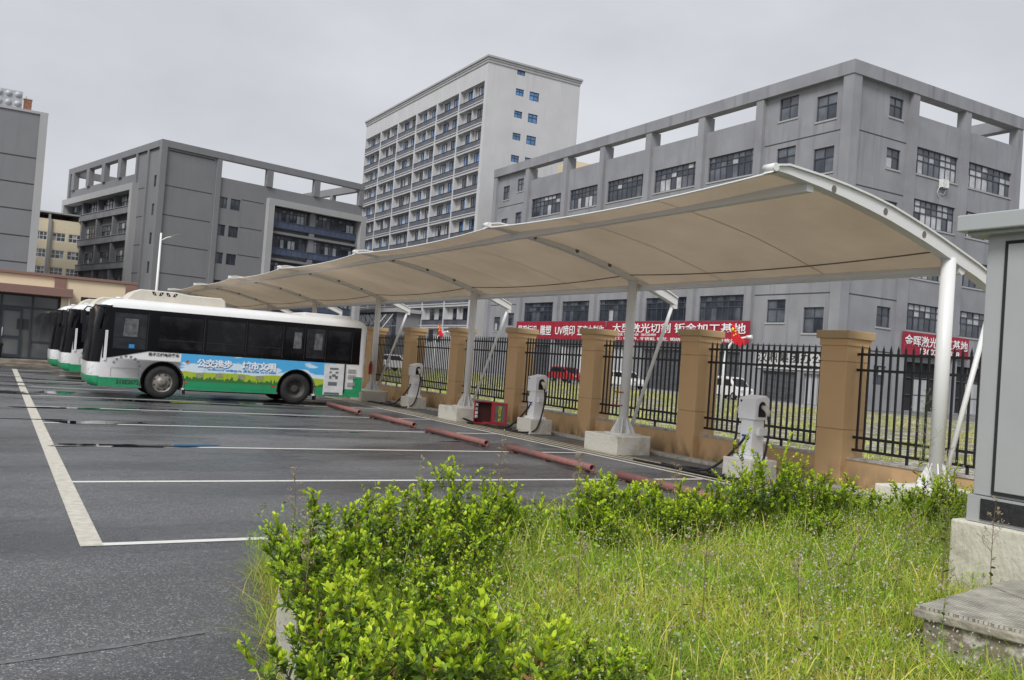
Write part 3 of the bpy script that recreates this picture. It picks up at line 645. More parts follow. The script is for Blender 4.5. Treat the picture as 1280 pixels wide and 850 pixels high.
# ================================================================== CANOPY
Y0, DY, NA = 8.4, 7.78, 7
PROF = [(8.56, 4.56), (8.66, 4.655), (8.85, 4.69), (9.5, 4.655), (10.0, 4.61), (10.5, 4.545), (11.0, 4.46), (11.4, 4.365), (11.8, 4.265), (12.2, 4.155), (12.6, 4.035), (13.1, 3.885), (13.5, 3.74), (13.78, 3.62)]
THK = [.0, .055, .10, .135, .16, .18, .19, .19, .19, .19, .19, .185, .18, .17]
def top_z(x):
    for (a, b), (c, d) in zip(PROF, PROF[1:]):
        if a <= x <= c: return b+(d-b)*(x-a)/(c-a)
    return PROF[-1][1]
CP = thing('bus_canopy', 'long tan membrane canopy on white curved steel ribs and posts over the parking bays', 'canopy', (12.5, Y0, 0))
ox = lambda x: x-12.5
memb = mat('membrane', (.53, .425, .305), .6, var=.10, scale=.6, c2=(.59, .475, .345), trans=.28)
b = MB(); NX, NYs = 22, 12; xs = [8.66+(12.95-8.66)*i/NX for i in range(NX+1)]
rows = []
for k in range(NA-1):
    for j in range(NYs+(1 if k == NA-2 else 0)):
        t = j/NYs; y = (k+t)*DY; sg = 4*t*(1-t)
        rows.append([(ox(x+.10*sg*max(0, 1-(x-8.66)/1.2)), y, top_z(x)-.07-.10*sg*(.35+.65*math.sin(math.pi*(x-8.66)/4.6))-.03*sg) for x in xs])
vs = [p for r in rows for p in r]; n = NX+1
b.add(vs, [(i*n+j, i*n+j+1, (i+1)*n+j+1, (i+1)*n+j) for i in range(len(rows)-1) for j in range(NX)], 0, True); b.build('membrane', memb, CP, fix=False)
e_ = MB(); e_.tube([Vector(r[0])+Vector((0, 0, .005)) for r in rows], .016, 6); e_.tube([Vector(r[-1]) for r in rows], .016, 6); e_.build('edge_rope', steel_white, CP)
s_ = MB(); s_.tube([Vector(r[int(NX*.885)])-Vector((0, 0, .012)) for r in rows], .012, 5)
for r in rows[::4]:
    for a, c in zip(r, r[1:]): s_.face([(a[0], a[1]-.014, a[2]-.003), (c[0], c[1]-.014, c[2]-.003), (c[0], c[1]+.014, c[2]-.003), (a[0], a[1]+.014, a[2]-.003)], 1)
s_.build('seam', [mat('seam_brown', (.17, .14, .10), .8), mat('weld_seam', (.47, .375, .27), .7, trans=.25)], CP)
rib0 = None
for k in range(NA):
    b = MB(); wd = .085; yk = k*DY
    for (p, q, tp, tq) in zip(PROF, PROF[1:], THK, THK[1:]):
        b.hexa([(ox(p[0]), yk-wd, p[1]-tp), (ox(q[0]), yk-wd, q[1]-tq), (ox(q[0]), yk+wd, q[1]-tq), (ox(p[0]), yk+wd, p[1]-tp), (ox(p[0]), yk-wd, p[1]), (ox(q[0]), yk-wd, q[1]), (ox(q[0]), yk+wd, q[1]), (ox(p[0]), yk+wd, p[1])])
    for (p, q) in zip(PROF[1:], PROF[2:]):   # top flange
        b.hexa([(ox(p[0]), yk-.12, p[1]+.002), (ox(q[0]), yk-.12, q[1]+.002), (ox(q[0]), yk+.12, q[1]+.002), (ox(p[0]), yk+.12, p[1]+.002), (ox(p[0]), yk-.12, p[1]+.03), (ox(q[0]), yk-.12, q[1]+.03), (ox(q[0]), yk+.12, q[1]+.03), (ox(p[0]), yk+.12, p[1]+.03)])
    b.tube([(ox(8.62), yk-.10, 4.64), (ox(8.62), yk+.10, 4.64)], .055, 14)
    b.box(ox(13.70), ox(13.80), yk-.075, yk+.075, 3.38, 3.64)
    rb = b.build('rib', steel_white, CP)
    h = MB()
    for x in (9.75, 10.85, 11.75):
        zc = top_z(x)-.1; h.lathe([(.052, -wd-.004), (.052, wd+.004)], (ox(x), yk, zc), (0, 1, 0), 18); h.lathe([(0, -wd-.003), (.05, -wd-.003)], (ox(x), yk, zc), (0, 1, 0), 18, 1); h.lathe([(0, wd+.003), (.05, wd+.003)], (ox(x), yk, zc), (0, 1, 0), 18, 1)
    h.build('lightening_hole', [steel_white, mat('hole_tan', (.16, .15, .13), .8)], rb)
    b = MB(); b.tube([(0, yk, .4), (0, yk, 3.92)], .108, 24)
    for a in range(8):
        c_, s2 = math.cos(a*math.pi/4), math.sin(a*math.pi/4); px_, py_ = -s2*.008, c_*.008
        P = [(.1, .43), (.27, .43), (.27, .47), (.1, .8)]
        b.add([(c_*r_+px_, yk+s2*r_+py_, z_) for r_, z_ in P]+[(c_*r_-px_, yk+s2*r_-py_, z_) for r_, z_ in P], [(0, 1, 2, 3), (7, 6, 5, 4), (0, 4, 5, 1), (1, 5, 6, 2), (2, 6, 7, 3), (3, 7, 4, 0)])
    b.box(-.29, .29, yk-.29, yk+.29, .4, .43)
    b.build('post', steel_white, CP)
    b = MB(); b.tube([(.22, yk, .52), (1.20, yk, 3.44)], .042, 14); b.tube([(.19, yk, .43), (.225, yk, .56)], .025, 8, 1); b.tube([(1.19, yk, 3.40), (1.24, yk, 3.5)], .06, 8); b.box(.12, .27, yk-.04, yk-.02, .43, .58); b.box(.12, .27, yk+.02, yk+.04, .43, .58); b.build('strut', [steel_white, black], CP)
    x0, x1, y0, y1 = -.64, .46, yk-.66, yk+.58
    b = MB(); b.prism([(x0, y0), (x1-.18, y0), (x1, y0+.2), (x1, y1), (x0, y1)], -.02, .40, axis='z'); b.build('footing', mat('footing_concrete', (.66, .635, .56), .85, c2=(.34, .31, .25), scale=2.2, bump=.9, bscale=16, lo=.52, hi=.8, detail=8), CP, bevel=.02)
b = MB(); LEN = DY*(NA-1)
b.box(ox(9.30), ox(9.42), -.02, LEN-.07, 4.44, 4.575); b.build('front_beam', steel_white, CP)
b = MB(); b.tube([(ox(12.78), -.05, 3.77), (ox(12.78), LEN, 3.77)], .075, 14); b.build('rear_beam', steel_white, CP)
b = MB(); b.box(ox(12.9), ox(12.96), .07, LEN-.07, 3.86, 3.93); b.build('edge_beam', steel_white, CP)

# ================================================================== FENCE
FE = thing('boundary_fence', 'ochre rendered pillars and low wall with black spiked iron railings behind the canopy posts', 'fence', (13.8, 7.3, 0))
py = [11.27-7.3+3.955*k for k in range(-2, 11)]
cap_m = streak('cap_render', (.50, .35, .19), (.30, .24, .16), .25, 2, 1)
for y in py:
    b = MB(); b.box(-.30, .30, y-.30, y+.30, 0, 1.045); b.box(-.288, .288, y-.288, y+.288, 1.045, 1.06); b.box(-.30, .30, y-.30, y+.30, 1.06, 2.295); b.box(-.288, .288, y-.288, y+.288, 2.295, 2.31); b.box(-.30, .30, y-.30, y+.30, 2.31, 2.60)
    b.box(-.325, .325, y-.325, y+.325, 2.6, 2.73)
    p = b.build('pillar', fence_wall, FE, bevel=.008)
    b = MB(); b.box(-.375, .375, y-.375, y+.375, 2.73, 2.88); b.build('cap', cap_m, p, bevel=.01)
for a, c in zip(py, py[1:]):
    b = MB(); b.box(-.14, .14, a+.30, c-.30, 0, .52); b.box(-.16, .16, a+.30, c-.30, .52, .56, 1); b.build('low_wall', [fence_wall, concrete], FE)
    b = MB(); y0, y1 = a+.30, c-.30; nb = 22
    for z in (.70, .93, 2.17, 2.46): b.box(-.02, .02, y0, y1, z-.024, z+.024)
    for i in range(nb):
        y = y0+.09+(y1-y0-.18)*i/(nb-1); b.box(-.016, .016, y-.016, y+.016, .70, 2.56)
        b.add([(-.013, y-.013, 2.56), (.013, y-.013, 2.56), (.013, y+.013, 2.56), (-.013, y+.013, 2.56), (0, y, 2.64)], [(0, 1, 4), (1, 2, 4), (2, 3, 4), (3, 0, 4)])
    for q in (.33, .66): b.box(-.02, .02, y0+(y1-y0)*q-.02, y0+(y1-y0)*q+.02, .56, .70)
    b.build('railing', black, FE)

# ================================================================== WHEEL STOP PIPES
stop_m = mat('stop_pipe_red', (.27, .10, .09), .7, c2=(.15, .105, .085), scale=9, detail=8, lo=.42, hi=.68, bump=.4, bscale=30)
rust = mat('rust', (.13, .07, .045), .9, var=.4, scale=12)
def stop_pipe(label, x0, y0, x1, y1):
    d = Vector((x1-x0, y1-y0, 0)); Ln = d.length; t = thing('wheel_stop', label, 'wheel stop', (x0, y0, 0), -math.atan2(d.x, d.y), 'red pipe wheel stops across the bays')
    b = MB(); pr = [(.055, .04), (.085, .03), (.085, 0), (.085, Ln), (.055, Ln)]; b.lathe([(.045, .5), (.045, 0), (.066, 0), (.066, Ln), (.045, Ln), (.045, Ln-.5)], (0, 0, .09), (0, 1, 0), 24); b.build('pipe', stop_m, t)
    b = MB()
    for q in (.18, Ln/2, Ln-.25): b.box(-.06, .06, q-.03, q+.03, 0, .035)
    for q in (-.05, Ln+.05): b.box(-.045, .045, q-.05, q+.05, .001, .012); b.cyl((0, q, .01), (0, q, .04), .014, 8)
    b.build_split('anchor', rust, t); return t
for lb, a in (('faded red pipe wheel stop partly hidden behind the hedge', (9.28, 8.9, 9.22, 12.0)), ('nearest fully visible red pipe wheel stop on the wet asphalt', (9.26, 12.78, 9.34, 15.85)), ('red pipe wheel stop second nearest of those fully in view', (9.22, 16.6, 9.20, 19.55)), ('red pipe wheel stop third nearest of those fully in view', (9.32, 20.6, 9.30, 23.5)), ('farthest and most weathered red pipe wheel stop by the rear of the near bus', (9.26, 24.35, 9.38, 27.5))): stop_pipe(lb, *a)

# ================================================================== CHARGERS
charger_m = mat('charger_white', (.88, .88, .89), .4, var=.04, scale=2)
cable_m = mat('cable', (.012, .012, .013), .5)
plug_m = mat('plug_beige', (.60, .57, .48), .5)
def charger(label, x, y, seed):
    rr = random.Random(seed); t = thing('charging_pile', label, 'charger', (x, y, 0), 0, 'white charging piles along the fence')
    b = MB(); b.box(-.34, .34, -.34, .36, 0, .40); b.box(-.2, .2, -.24, .26, .38, .46, 1); b.build('plinth', [mat('footing_concrete', (.5, .5, .5)), charger_m], t, bevel=.02)
    b = MB(); b.prism([(-.17, .46), (.17, .46), (.14, 1.14), (-.14, 1.14)], -.15, .15); b.build('pedestal', charger_m, t, bevel=.015)
    b = MB(); b.box(-.06, .06, -.25, .25, .86, .96); b.box(-.1, .1, -.27, -.2, .84, .98); b.box(-.1, .1, .2, .27, .84, .98); b.build('cable_bracket', charger_m, t, bevel=.01)
    b = MB(); b.prism([(-.18, 1.12), (.18, 1.12), (.18, 1.52), (.10, 1.575), (-.18, 1.50)], -.21, .21); hd = b.build('head', charger_m, t, bevel=.014)
    b = MB(); b.lathe([(0, -.186), (.022, -.186), (.022, -.18)], (0, .14, 1.45), (1, 0, 0), 12); b.build('lock', black, hd)
    for s, zz in ((-1, 0), (1, 0)):
        b = MB(); yy = s*.212; out = [(.09*math.cos(a), 1.33+.13*math.sin(a)) for a in [math.pi*i/10 for i in range(11)]]+[(-.09, 1.18), (.09, 1.18)]
        b.prism(out, yy, yy+s*.012); b.build('socket', black, hd)
        b = MB(); b.tube([(0, s*.21, 1.36), (0, s*.31, 1.34), (0.0, s*.36, 1.28), (0, s*.37, 1.20)], [.04, .052, .048, .032], 12); b.build('plug', plug_m, hd, bevel=0)
        b = MB(); P = [(0, s*.37, 1.2), (.02, s*.40, .95), (-.03, s*.4, .6), (-.08, s*.36, .3), (-.2, s*.40, .1), (-.42, s*.2, .03), (-.5+.1*s, .5, .025), (-.45, 1.1+.2*s, .025), (-.25, 1.7, .025), (-.1, 1.2, .045), (-.3, .7, .045)]
        if s > 0: P = P[:6]+[(-.55, .9, .025), (-.5, 1.8, .025), (-.65, 2.6, .025)]
        Q = []
        for a, c in zip(P, P[1:]):
            for q in range(4): Q.append(Vector(a).lerp(Vector(c), q/4))
        Q.append(Vector(P[-1]))
        for _ in range(3): Q = [Q[0]]+[(Q[i-1]+Q[i]*2+Q[i+1])/4 for i in range(1, len(Q)-1)]+[Q[-1]]
        b.tube(Q, .022, 8); b.build('cable', cable_m, t)
    b = MB(); P = [(-.03, -.1, 1.12), (-.1, -.05, .9), (-.2, .12, .62), (-.3, .32, .35), (-.45, .6, .08), (-.5, 1.1, .03), (-.42, 1.7, .03), (-.3, 2.2, .03)]; Q = []
    for a, c in zip(P, P[1:]):
        for q in range(4): Q.append(Vector(a).lerp(Vector(c), q/4))
    for _ in range(3): Q = [Q[0]]+[(Q[i-1]+Q[i]*2+Q[i+1])/4 for i in range(1, len(Q)-1)]+[Q[-1]]
    b.tube(Q, .024, 8); b.build('cable', cable_m, t)
    b = MB(); b.box(-.175, -.168, -.08, .08, .80, .835); b.box(-.178, -.171, -.08, .06, .755, .77); b.build('sticker', mat('ink_blue', (.03, .06, .18), .6), t)
    return t
c1 = charger('white charging pile nearest the camera, its foot behind the hedge', 12.2, 11.92, 1)
def again(src, loc, label):
    c = copy_tree(src); c.location = loc; c['label'] = label; return c
again(c1, (12.55, 20.05, 0), 'white charging pile standing between the red cabinet and the second nearest canopy post')
again(c1, (12.75, 28.4, 0), 'farthest white charging pile seen, standing right of the rear of the near bus')
# loose cable loop on the ground by the red cabinet
b = MB(); P = [(11.9+.16*math.cos(a), 22.6+.16*math.sin(a), .03+.12*(1-math.cos(a*1.0))*.5) for a in [i*.45 for i in range(15)]]+[(12.1, 21.8, .02), (12.2, 21.0, .02), (12.3, 20.4, .02)]
tag(b.tube(P, .016, 8).build('cable', cable_m), 'loose black cable loop lying in front of the red fire cabinet', 'cable')

# ================================================================== RED FIRE CABINET
redp = mat('cabinet_red', (.42, .015, .03), .45, var=.25, scale=4)
t = thing('fire_cabinet', 'open red fire cabinet with yellow characters on its glass door beside the post footing', 'cabinet', (12.27, 22.42, 0), R(56)); t.scale = (.9, .88, .95)
b = MB(); b.box(-.12, .12, -.30, .30, .03, .06); b.box(-.12, .12, -.30, .30, .68, .71); b.box(-.12, .12, .27, .30, .06, .68); b.box(-.12, .12, -.30, -.27, .06, .68); b.box(.1, .12, -.27, .27, .06, .68); b.box(-.1, -.06, -.27, -.02, .06, .1)
b.build('shell', redp, t)
MB().box(.085, .098, -.265, .265, .062, .675).build('dark_back', mat('cabinet_inside_shade', (.05, .012, .010), .8), t)  # dark sheet over the red back: the interior's shade put into its colour
b = MB(); P = lambda u, z, d: (-.12-.06*u-d*.0, -.30-u, z)
f = Face((-.12, -.31, .04), (-.25, -.968), (-.968, .25))
for (a, c, z0, z1) in ((0, .5, 0, .08), (0, .5, .58, .66), (0, .08, .08, .58), (.42, .5, .08, .58)): f.box(b, a, c, z0, z1, -.02, .0)
dr = b.build('door', redp, t)
b = MB(); f.quad(b, .08, .42, .08, .58, -.01); b.build('pane', mat('door_glass', (.10, .12, .10), .1, spec=.8), dr)
for k, ch in enumerate('消防器材'): text(dr, ch, .12, f.p(.2, .46-.12*k, .006), (-.25, -.968), (-.968, .25), mat('ink_yellow', (.65, .6, .03), .6), .002, .003)
for k, ch in enumerate('灭火器箱'): text(t, ch, .10, (-.125, .26, .56-.12*k), (0, -1), (-1, 0), white_ink, .002, .002)
# extinguishers hung on posts
def extinguisher(label, loc):
    t = thing('fire_extinguisher', label, 'fire extinguisher', loc)
    MB().lathe([(0, 0), (.06, 0), (.065, .03), (.065, .36), (.045, .42), (.02, .45), (0, .45)], (0, 0, 0), (0, 0, 1), 20).build('cylinder', redp, t)
    b = MB(); b.box(-.02, .02, -.05, .03, .45, .5); b.tube([(0, -.03, .47), (-.06, -.06, .40), (-.08, -.05, .2)], .012, 8); b.build('valve', black, t); return t
extinguisher('small red fire extinguisher hung on the third nearest canopy post beside the bus tail', (12.33, 31.62, 1.0))
t = thing('hydrant_bracket', 'small red wire bracket strapped to the second nearest canopy post', 'bracket', (12.36, 16.18, 1.05))
b = MB(); b.tube([(.0, .1, 0), (-.1, .12, 0), (-.1, -.12, 0), (0, -.1, 0)], .014, 6); b.tube([(-.1, .12, 0), (-.1, .12, .3), (-.02, .1, .3)], .012, 6); b.tube([(.0, .1, .3), (-.1, .12, .3), (-.1, -.12, .3), (0, -.1, .3)], .014, 6); b.build('wire', redp, t)

# ================================================================== BUS
bus_white = mat('bus_white', (.72, .72, .715), .28, var=.03, scale=2, coat=.3)
bus_green = mat('bus_green', (.018, .27, .115), .35, var=.12, scale=3, coat=.2)
bus_glass = mat('bus_glass', (.004, .004, .005), .12, spec=.22, var=.3)
def livery():
    m = bpy.data.materials.new('bus_livery'); m.use_nodes = True; t = m.node_tree; b = t.nodes['Principled BSDF']; ln = t.links.new; nn = t.nodes.new; b.inputs['Roughness'].default_value = .35
    tx = nn('ShaderNodeTexCoord'); sp = nn('ShaderNodeSeparateXYZ'); ln(tx.outputs['Object'], sp.inputs[0])
    def noise(scl, s, d):
        q = nn('ShaderNodeMapping'); q.inputs['Scale'].default_value = scl; ln(tx.outputs['Object'], q.inputs[0]); n = nn('ShaderNodeTexNoise'); n.inputs['Scale'].default_value = s; n.inputs['Detail'].default_value = d; ln(q.outputs[0], n.inputs['Vector']); return n.outputs['Fac']
    def mr(f, a, b_, c, d):
        r = nn('ShaderNodeMapRange'); r.inputs[1].default_value = a; r.inputs[2].default_value = b_; r.inputs[3].default_value = c; r.inputs[4].default_value = d; ln(f, r.inputs[0]); return r.outputs[0]
    def add(a, c):
        q = nn('ShaderNodeMath'); q.operation = 'ADD'; ln(a, q.inputs[0]); (ln(c, q.inputs[1]) if not isinstance(c, float) else setattr(q.inputs[1], 'default_value', c)); return q.outputs[0]
    def mix(f, a, c):
        x = nn('ShaderNodeMixRGB'); ln(f, x.inputs[0]); [ln(v, x.inputs[i]) if not isinstance(v, tuple) else setattr(x.inputs[i], 'default_value', (*v, 1)) for i, v in ((1, a), (2, c))]; return x.outputs[0]
    z = sp.outputs[2]
    cl = noise((.5, 1, 1.3), 2.6, 6); cl2 = add(cl, mr(z, .9, 1.15, .13, -.04))
    skyc = mix(mr(cl2, .50, .56, 0, 1), (.075, .40, .74), (.62, .74, .84))
    hill = mr(add(z, mr(noise((1, 1, .01), 1.2, 2), .3, .7, -.04, .04)), .855, .865, 1, 0)
    trees = mr(add(z, mr(noise((1, 1, .3), 9, 6), .3, .7, -.09, .09)), .675, .70, 1, 0)
    grn = mix(noise((1, 1, 1), 20, 3), (.28, .42, .02), (.45, .52, .05))
    c = mix(hill, skyc, grn); c = mix(trees, c, (.03, .17, .04)); c = mix(mr(z, .575, .585, 1, 0), c, (.018, .27, .115))
    ln(c, b.inputs['Base Color']); return m
liv = livery()
def bus(label, loc, full=True):
    t = thing('city_bus', label, 'bus', loc, 0, 'white and green electric buses parked in the bays')
    LX, WY = 8.42, 2.42
    lv = [(.30, .16), (.36, .07), (.5, .02), (.9, .0), (1.15, .02), (1.6, .06), (2.1, .12), (2.55, .20), (2.70, .27), (2.80, .40), (2.87, .62), (2.90, .95)]
    rv = [(.34, .5), (.36, .30), (.5, .12), (.9, .05), (1.15, .06), (1.6, .06), (2.1, .06), (2.55, .05), (2.70, .08), (2.80, .18), (2.87, .38), (2.90, .6)]
    sv = [.05, .02, .0, .0, .0, .0, .0, .02, .05, .12, .30, .6]
    b = MB(); NN = 0
    for (z, x0), (zr, xr), s in zip(lv, rv, sv):
        ring = []; x1 = LX-xr; y0, y1 = s, WY-s; rf = .38; rr_ = .16
        for (cx, cy, r, a0) in ((x0+rf*.8, y0+rf, rf, 180), (x1-rr_, y0+rr_, rr_, 270), (x1-rr_, y1-rr_, rr_, 0), (x0+rf*.8, y1-rf, rf, 90)):
            for q in range(7):
                a = R(a0+15*q); ring.append((cx+(rf*.8 if r == rf else r)*math.cos(a), cy+r*math.sin(a), z))
        NN = len(ring); b.v += ring
    nl = len(lv)
    for i in range(nl-1):
        for k in range(NN):
            b.f.append((i*NN+k, i*NN+(k+1) % NN, (i+1)*NN+(k+1) % NN, (i+1)*NN+k)); b.sm.append(True); b.mi.append(0)
    b.f.append(tuple(range(NN))[::-1]); b.f.append(tuple((nl-1)*NN+k for k in range(NN))); b.sm += [False, False]; b.mi += [0, 0]
    body = b.build('body', bus_white, t)
    WX = (2.05, 6.07); ar = .60
    cut = MB(); [cut.cyl((x, -.2, .5), (x, WY+.2, .5), ar, 40) for x in WX]; co_ = cut.build('cut', dark_in, t)
    md = body.modifiers.new('b', 'BOOLEAN'); md.object = co_; md.operation = 'DIFFERENCE'; md.solver = 'EXACT'
    dg = bpy.context.evaluated_depsgraph_get(); dg.update(); me = bpy.data.meshes.new_from_object(body.evaluated_get(dg)); body.modifiers.clear(); body.data = me; bpy.data.objects.remove(co_)
    if not me.materials: me.materials.append(bus_white)
    # front glass: follow the front loft a few mm proud
    def ring_pt(z, ang, off=.006):
        for (a, xa), (c, xc) in zip(lv, lv[1:]):
            if a <= z <= c: x0 = xa+(xc-xa)*(z-a)/(c-a); break
        s = np.interp(z, [q[0] for q in lv], sv); rf = .38
        return x0, s, rf
    def front_pt(z, yv):   # yv in 0..WY: x of the front surface
        x0, s, rf = ring_pt(z, 0); y = yv
        if y < s+rf: q = min(1, (s+rf-y)/rf); return x0+rf*.8*(1-math.sqrt(max(0, 1-q*q)))
        if y > WY-s-rf: q = min(1, (y-(WY-s-rf))/rf); return x0+rf*.8*(1-math.sqrt(max(0, 1-q*q)))
        return x0
    def front_patch(zs, ys, off, name, m):
        bb_ = MB(); g = [[(front_pt(z, y)-off, y, z) for y in ys] for z in zs]; w_ = len(ys)
        bb_.add([p for r in g for p in r], [(i*w_+j, i*w_+j+1, (i+1)*w_+j+1, (i+1)*w_+j) for i in range(len(zs)-1) for j in range(w_-1)], 0, True); return bb_.build(name, m, t, fix=False)
    def wrap_patch(zs, off, name, m, a_near=270, a_far=90):
        """a sheet following the front of the body round both corners, a few mm proud"""
        bb_ = MB(); g = []
        for z in zs:
            for (a, xa), (c, xc) in zip(lv, lv[1:]):
                if a <= z <= c: x0 = xa+(xc-xa)*(z-a)/(c-a); break
            s_ = float(np.interp(z, [q[0] for q in lv], sv)); rf = .38; row = []
            for q in range(9):
                a = R(a_near-(a_near-180)*q/8); row.append((x0+.304+(.304+off)*math.cos(a), s_+rf+(rf+off)*math.sin(a), z))
            for q in range(9):
                a = R(180-(180-a_far)*q/8); row.append((x0+.304+(.304+off)*math.cos(a), WY-s_-rf+(rf+off)*math.sin(a), z))
            g.append(row)
        w_ = len(g[0]); bb_.add([p for r in g for p in r], [(i*w_+j, i*w_+j+1, (i+1)*w_+j+1, (i+1)*w_+j) for i in range(len(zs)-1) for j in range(w_-1)], 0, True); return bb_.build(name, m, t, fix=False)
    wrap_patch([1.0+.11*k for k in range(16)], .012, 'windscreen', bus_glass)
    wrap_patch([.302, .36, .45, .53, .60], .009, 'front_bumper', bus_green)
    def side(s):   # s=0 near side (y=0), 1 far side
        yb = 0 if s == 0 else WY; sg = -1 if s == 0 else 1
        def az(x): return max([.5+math.sqrt(max(0, (ar+.02)**2-(x-w_)**2)) if abs(x-w_) < ar+.02 else -1 for w_ in WX])
        def panel(name, m, x0, x1, z0, z1, off, ztop=None, step=.03, par=t):
            bb_ = MB(); n_ = max(1, int((x1-x0)/step)); 
            for i in range(n_):
                a, c = x0+(x1-x0)*i/n_, x0+(x1-x0)*(i+1)/n_; la, lc = max(z0, az(a)), max(z0, az(c)); ta = ztop(a) if ztop else z1; tc_ = ztop(c) if ztop else z1
                if la >= ta or lc >= tc_: continue
                y_ = yb+sg*off; bb_.face([(a, y_, la), (c, y_, lc), (c, y_, tc_), (a, y_, ta)])
            return bb_.build(name, m, par, fix=False)
        for sx0, sx1 in ((.31, 1.5), (2.6, 5.5), (6.62, 8.2)): panel('skirt', bus_green, sx0, sx1, .31, .57, .006)
        if s == 0: panel('rear_bumper', bus_green, 7.95, 8.26, .5, .98, .009)
        if s == 0: panel('advert', liv, 2.52, 7.3, .40, 1.385, .009)
        # window band
        zb = lambda x: 1.12+.27*min(1, max(0, (x-.45)/1.15)) if x < 1.6 else 1.39
        bb_ = MB(); xs_ = [.36, .6, .9, 1.2, 1.6, 3, 5, 7, 8.12]; y_ = yb+sg*.012
        for a, c in zip(xs_, xs_[1:]): bb_.face([(a, y_, zb(a)), (c, y_, zb(c)), (c, y_+(-sg)*.018, 2.60), (a, y_+(-sg)*.018, 2.60)])
        band = bb_.build('window_band', bus_glass, t, fix=False)
        pn = MB(); dv = MB(); y2 = yb+sg*.016; y3 = yb+sg*.019; cl_ = lambda z: (-sg)*.018*max(0, (z-1.4)/1.2)
        wins = [(.62, 1.5), (1.85, 3.1), (3.22, 4.35), (4.45, 5.5), (5.62, 6.2), (6.3, 6.9), (7.0, 7.8)]
        for i, (a, c) in enumerate(wins):
            z0 = 1.5 if i else 1.42; pn.face([(a, y2, z0), (c, y2, z0), (c, y2+cl_(2.45), 2.45), (a, y2+cl_(2.45), 2.45)], 1 if i in (0, 5) else 0)
            if i < 4: dv.box(a, c, min(y3, y3-sg*.01), max(y3, y3-sg*.01), 1.74, 1.765)
            dv.box(c+.02, c+.05, min(y3, y3-sg*.01), max(y3, y3-sg*.01), 1.45, 2.5)
            if i in (0, 4, 5):   # lighter patches painted on the panes, as light from the far-side windows
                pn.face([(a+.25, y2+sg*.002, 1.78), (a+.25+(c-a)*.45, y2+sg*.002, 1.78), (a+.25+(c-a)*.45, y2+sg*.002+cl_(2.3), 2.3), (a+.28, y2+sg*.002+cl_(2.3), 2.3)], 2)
        pn.build('pane', [mat('bus_pane', (.006, .006, .008), .07, spec=.28, c2=(.02, .02, .022), scale=2.2, lo=.5, hi=.7), mat('bus_pane_grey', (.012, .013, .017), .07, spec=.3, c2=(.035, .035, .04), scale=3), mat('bus_pane_painted_light', (.05, .052, .055), .1, c2=(.17, .175, .18), scale=5, spec=.4)], band, fix=False)
        dv.build_split('window_rail', black, band)
        # arch lips, side pillar, panel lines, lamps
        for w_ in WX:
            l_ = MB(); n_ = 24; P = [(w_+(ar+.0)*math.cos(math.pi*k/n_), .5+(ar+.0)*math.sin(math.pi*k/n_)) for k in range(n_+1)]; P = [(P[0][0], .36)]+P+[(P[-1][0], .36)]
            for (a, c) in zip(P, P[1:]):
                q = lambda p, r_: (w_+(p[0]-w_)*r_, .5+(p[1]-.5)*r_ if p[1] > .5 else p[1])
                a2, c2_ = q(a, 1.035), q(c, 1.035); ya, yb_ = yb-sg*.25, yb+sg*.014
                l_.hexa([(a[0], ya, a[1]), (c[0], ya, c[1]), (c[0], yb_, c[1]), (a[0], yb_, a[1]), (a2[0], ya, a2[1]), (c2_[0], ya, c2_[1]), (c2_[0], yb_, c2_[1]), (a2[0], yb_, a2[1])])
            l_.build('wheel_arch', mat('arch_rubber', (.015, .015, .016), .85), t)
        MB().box(.40, .48, min(yb+sg*.03, yb), max(yb+sg*.03, yb), 1.05, 1.92).build('pillar_strip', bus_white, t, bevel=.01)
        return panel
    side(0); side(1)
    MB().box(1.35, 2.75, .35, WY-.35, .28, 1.2).box(5.37, 6.77, .35, WY-.35, .28, 1.2).box(2.8, 5.3, .2, WY-.2, .26, .32).build('underbody', dark_in, t)
    for x in WX:   # dark liners of the wheel wells
        for y0_, y1_ in ((.012, .5), (WY-.5, WY-.012)):
            l_ = MB(); n_ = 28
            for k in range(n_):
                a, c = -.25+(math.pi+.5)*k/n_, -.25+(math.pi+.5)*(k+1)/n_; l_.face([(x+.594*math.cos(a), y0_, .5+.594*math.sin(a)), (x+.594*math.cos(c), y0_, .5+.594*math.sin(c)), (x+.594*math.cos(c), y1_, .5+.594*math.sin(c)), (x+.594*math.cos(a), y1_, .5+.594*math.sin(a))])
            l_.build('wheel_well', dark_in, t, fix=False)
    # wheels
    for x in WX:
        for s in (0, 1):
            yo, sg = (.03, 1) if s == 0 else (WY-.03, -1)
            b = MB(); b.lathe([(.29, .02), (.34, -.0), (.44, .01), (.485, .05), (.495, .1), (.495, .24), (.44, .28), (.29, .28)], (x, yo, .497), (0, sg, 0), 48)
            wo = b.build('wheel', rubber, t)
            rm = mat('rim_steel', (.15, .14, .125), .5, c2=(.30, .28, .25), scale=9, metal=.4)
            b = MB()
            if x < 4: pr = [(.29, .02), (.275, .03), (.265, .07), (.235, .05), (.17, .035), (.13, .03), (.12, .0), (.07, -.02), (0, -.02)]
            else: pr = [(.29, .02), (.275, .03), (.26, .15), (.2, .19), (.14, .19), (.13, .13), (.08, .12), (0, .12)]
            b.lathe(pr, (x, yo, .497), (0, sg, 0), 40); b.build('rim', rm if x < 4 else mat('rim_dark', (.06, .058, .055), .6), wo)
            b = MB(); d0 = .0 if x < 4 else .17
            for k in range(8):
                a = 2*math.pi*(k+.5)/8; b.lathe([(0, .042+d0 if x < 4 else d0+.012), (.03, .042 if x < 4 else d0+.012)], (x+.215*math.cos(a), yo, .497+.215*math.sin(a)), (0, sg, 0), 10)
            b.build('rim_hole', dark_in, wo)
            b = MB()
